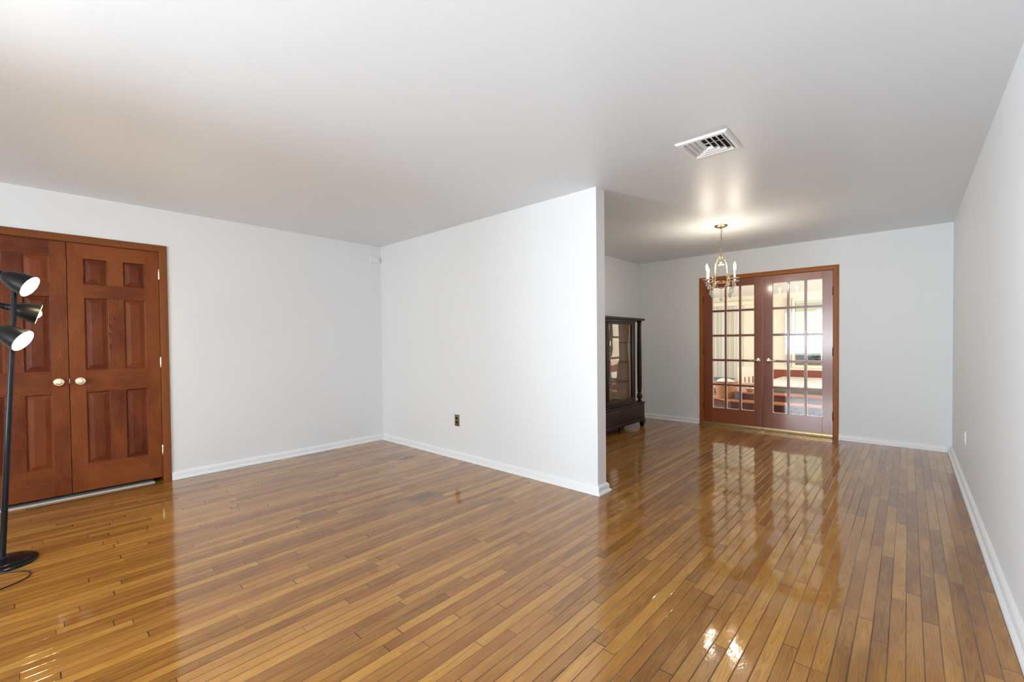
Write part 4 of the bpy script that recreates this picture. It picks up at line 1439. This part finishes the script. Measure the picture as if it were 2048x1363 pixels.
lathe(bm, [(0.0, 0.0), (0.150, 0.0), (0.160, 0.01), (0.178, 0.12), (0.193, 0.24), (0.198, 0.305), (0.190, 0.306), (0.180, 0.20), (0.160, 0.05), (0.0, 0.03)], (BKX, BKY, 0.13), (0, 0, 1), 44)
obj('body', bm, M_WICK, bk)
bm = NB()
n = 44
tube(bm, [(BKX + 0.197 * math.cos(2 * PI * q / n), BKY + 0.197 * math.sin(2 * PI * q / n), 0.437) for q in range(n)], 0.011, 8, closed=True)
obj('rim', bm, M_WICK, bk)
bm = NB()
prof = [(0.0, 0.075)]
for q in range(1, 9):
    prof.append((0.178 * q / 8, 0.075 * (1 - (q / 8) ** 2) - 0.03 * (q == 8)))
lathe(bm, prof, (BKX, BKY, 0.42), (0, 0, 1), 40, cap=False)
for v in bm.verts:
    r = math.hypot(v.co.x - BKX, v.co.y - BKY)
    v.co.z += 0.018 * math.sin(11 * v.co.x + 3) * math.sin(17 * v.co.y) * (r > 0.02)
tag(obj('folded_towel', bm, simple('grey_white_towel', (0.74, 0.71, 0.68), 0.9, bump=0.4, bscale=70)), 'crumpled white towel heaped inside the wicker basket', 'towel')

bx = thing('storage_box', (-2.295, 8.66, 0.13), 'small blue-grey box between the wicker basket and the steps', 'box')
bm = NB()
box(bm, (-2.340, 8.60, 0.13), (-2.250, 8.72, 0.262), 0.006)
obj('body', bm, simple('blue_grey_plastic', (0.10, 0.13, 0.17), 0.4), bx)
bm = NB()
box(bm, (-2.344, 8.596, 0.262), (-2.246, 8.724, 0.278), 0.004)
obj('lid', bm, simple('blue_grey_lid', (0.13, 0.16, 0.20), 0.35), bx)

bw = thing('metal_bowl', (-2.15, 8.86, 0.26), 'small shiny metal bowl on the upper sunroom deck', 'bowl')
bm = NB()
lathe(bm, [(0.0, 0.0), (0.035, 0.0), (0.040, 0.004), (0.060, 0.030), (0.070, 0.062), (0.074, 0.066), (0.071, 0.067), (0.056, 0.034), (0.034, 0.010), (0.0, 0.008)], (-2.15, 8.86, 0.26), (0, 0, 1), 28)
obj('body', bm, simple('brushed_steel', (0.62, 0.62, 0.62), 0.2, 1.0), bw)
bm = NB()
tube(bm, [(-2.15 + 0.074 * math.cos(2 * PI * q / 28), 8.86 + 0.074 * math.sin(2 * PI * q / 28), 0.3265) for q in range(28)], 0.003, 6, closed=True)
obj('rim', bm, simple('brushed_steel_rim', (0.7, 0.7, 0.7), 0.15, 1.0), bw)

ht = thing('wall_heater', (-2.58, 10.5, 0.26), 'cream slotted heater box standing on the sunroom deck', 'heater')
bm = NB()
box(bm, (-2.80, 10.50, 0.26), (-2.30, 10.66, 0.62), 0.008)
obj('body', bm, simple('cream_enamel', (0.80, 0.75, 0.62), 0.4), ht)
for k, x in enumerate((-2.655, -2.575, -2.50)):
    bm = NB()
    box(bm, (x, 10.494, 0.285), (x + (0.012 if k < 2 else 0.018), 10.501, 0.40 + 0.012 * k))
    obj('slot', bm, M_DARK if k < 2 else M_STEP, ht, smooth=False)

# ------------------------------------------------------------------ outside the sunroom window
struct('ground', box(NB(), (-14, SY1 + 0.2, -0.30), (14, 30, -0.25)), simple('pale_patio', (0.42, 0.42, 0.38), 0.8, bump=0.3, bscale=3))
hs = thing('neighbour_house', (-2.6, 18.0, -0.25), 'white sided house with a paned window seen through the sunroom window', 'house')
bm = NB()
box(bm, (-9.0, 18.0, -0.25), (4.0, 20.0, 4.2))
for k in range(36):
    z = -0.2 + k * 0.12
    prism(bm, [(0, 0), (-0.022, 0), (-0.004, 0.118), (0, 0.118)], (-9.0, 18.0, z), (0, 1, 0), (0, 0, 1), (1, 0, 0), 13.0)
obj('wall', bm, simple('white_siding', (0.36, 0.37, 0.35), 0.6), hs, smooth=False)
for xa, xb, za, zb in ((-2.55, -1.35, 0.75, 1.95), (-3.45, -3.05, 0.9, 1.95)):
    bm = NB()
    for lo, hi in (((xa, za), (xa + 0.09, zb)), ((xb - 0.09, za), (xb, zb)), ((xa + .09, zb - 0.09), (xb - .09, zb)), ((xa + .09, za), (xb - .09, za + 0.09)), ((xa + .09, (za + zb) / 2 - .03), (xb - .09, (za + zb) / 2 + .03)), (((xa + xb) / 2 - .03, za + .09), ((xa + xb) / 2 + .03, zb - .09))):
        box(bm, (lo[0], 17.93, lo[1]), (hi[0], 17.99, hi[1]))
    wn_ = obj('window', bm, simple('white_exterior_trim', (0.8, 0.8, 0.8), 0.5), hs, smooth=False)
    bm = NB()
    box(bm, (xa + 0.09, 17.96, za + 0.09), (xb - 0.09, 17.97, zb - 0.09))
    obj('pane', bm, simple('grey_window_pane', (0.22, 0.25, 0.23), 0.15), wn_, smooth=False)
for (px, py, hgt, rad, lab) in ((-1.7, 15.6, 0.95, 0.9, 'grey-green shrub below the paned window of the white house'), (-3.4, 16.2, 0.85, 0.7, 'smaller dark shrub outside beside the white house')):
    bm = NB()
    for q in range(420):
        th, ph = random.uniform(0, 2 * PI), math.acos(random.uniform(-0.3, 1))
        rr = rad * random.uniform(0.75, 1.0)
        c = Vector((px + rr * math.sin(ph) * math.cos(th), py + 0.6 * rr * math.sin(ph) * math.sin(th), -0.2 + (hgt + 0.2) * (0.3 + 0.7 * max(0, math.cos(ph))) * random.uniform(0.8, 1)))
        d1_ = Vector((random.uniform(-1, 1), random.uniform(-1, 1), random.uniform(-1, 1))).normalized() * 0.07
        d2_ = d1_.orthogonal().normalized() * 0.045
        bm.faces.new([bm.verts.new(x) for x in (c - d1_, c + d2_, c + d1_, c - d2_)])
    sr = thing('shrub', (px, py, -0.25), lab, 'shrub')
    obj('foliage', bm, simple('grey_green_leaf', (0.12, 0.17, 0.10), 0.7), sr, smooth=False)
    bm = NB()
    for q in range(5):
        tube(bm, [(px + 0.05 * math.cos(q), py + 0.05 * math.sin(q), -0.25), (px + 0.4 * math.cos(q * 1.3), py + 0.25 * math.sin(q * 1.3), 0.35)], [0.02, 0.008], 6)
    obj('stem', bm, simple('brown_stem', (0.10, 0.07, 0.05), 0.8), sr)
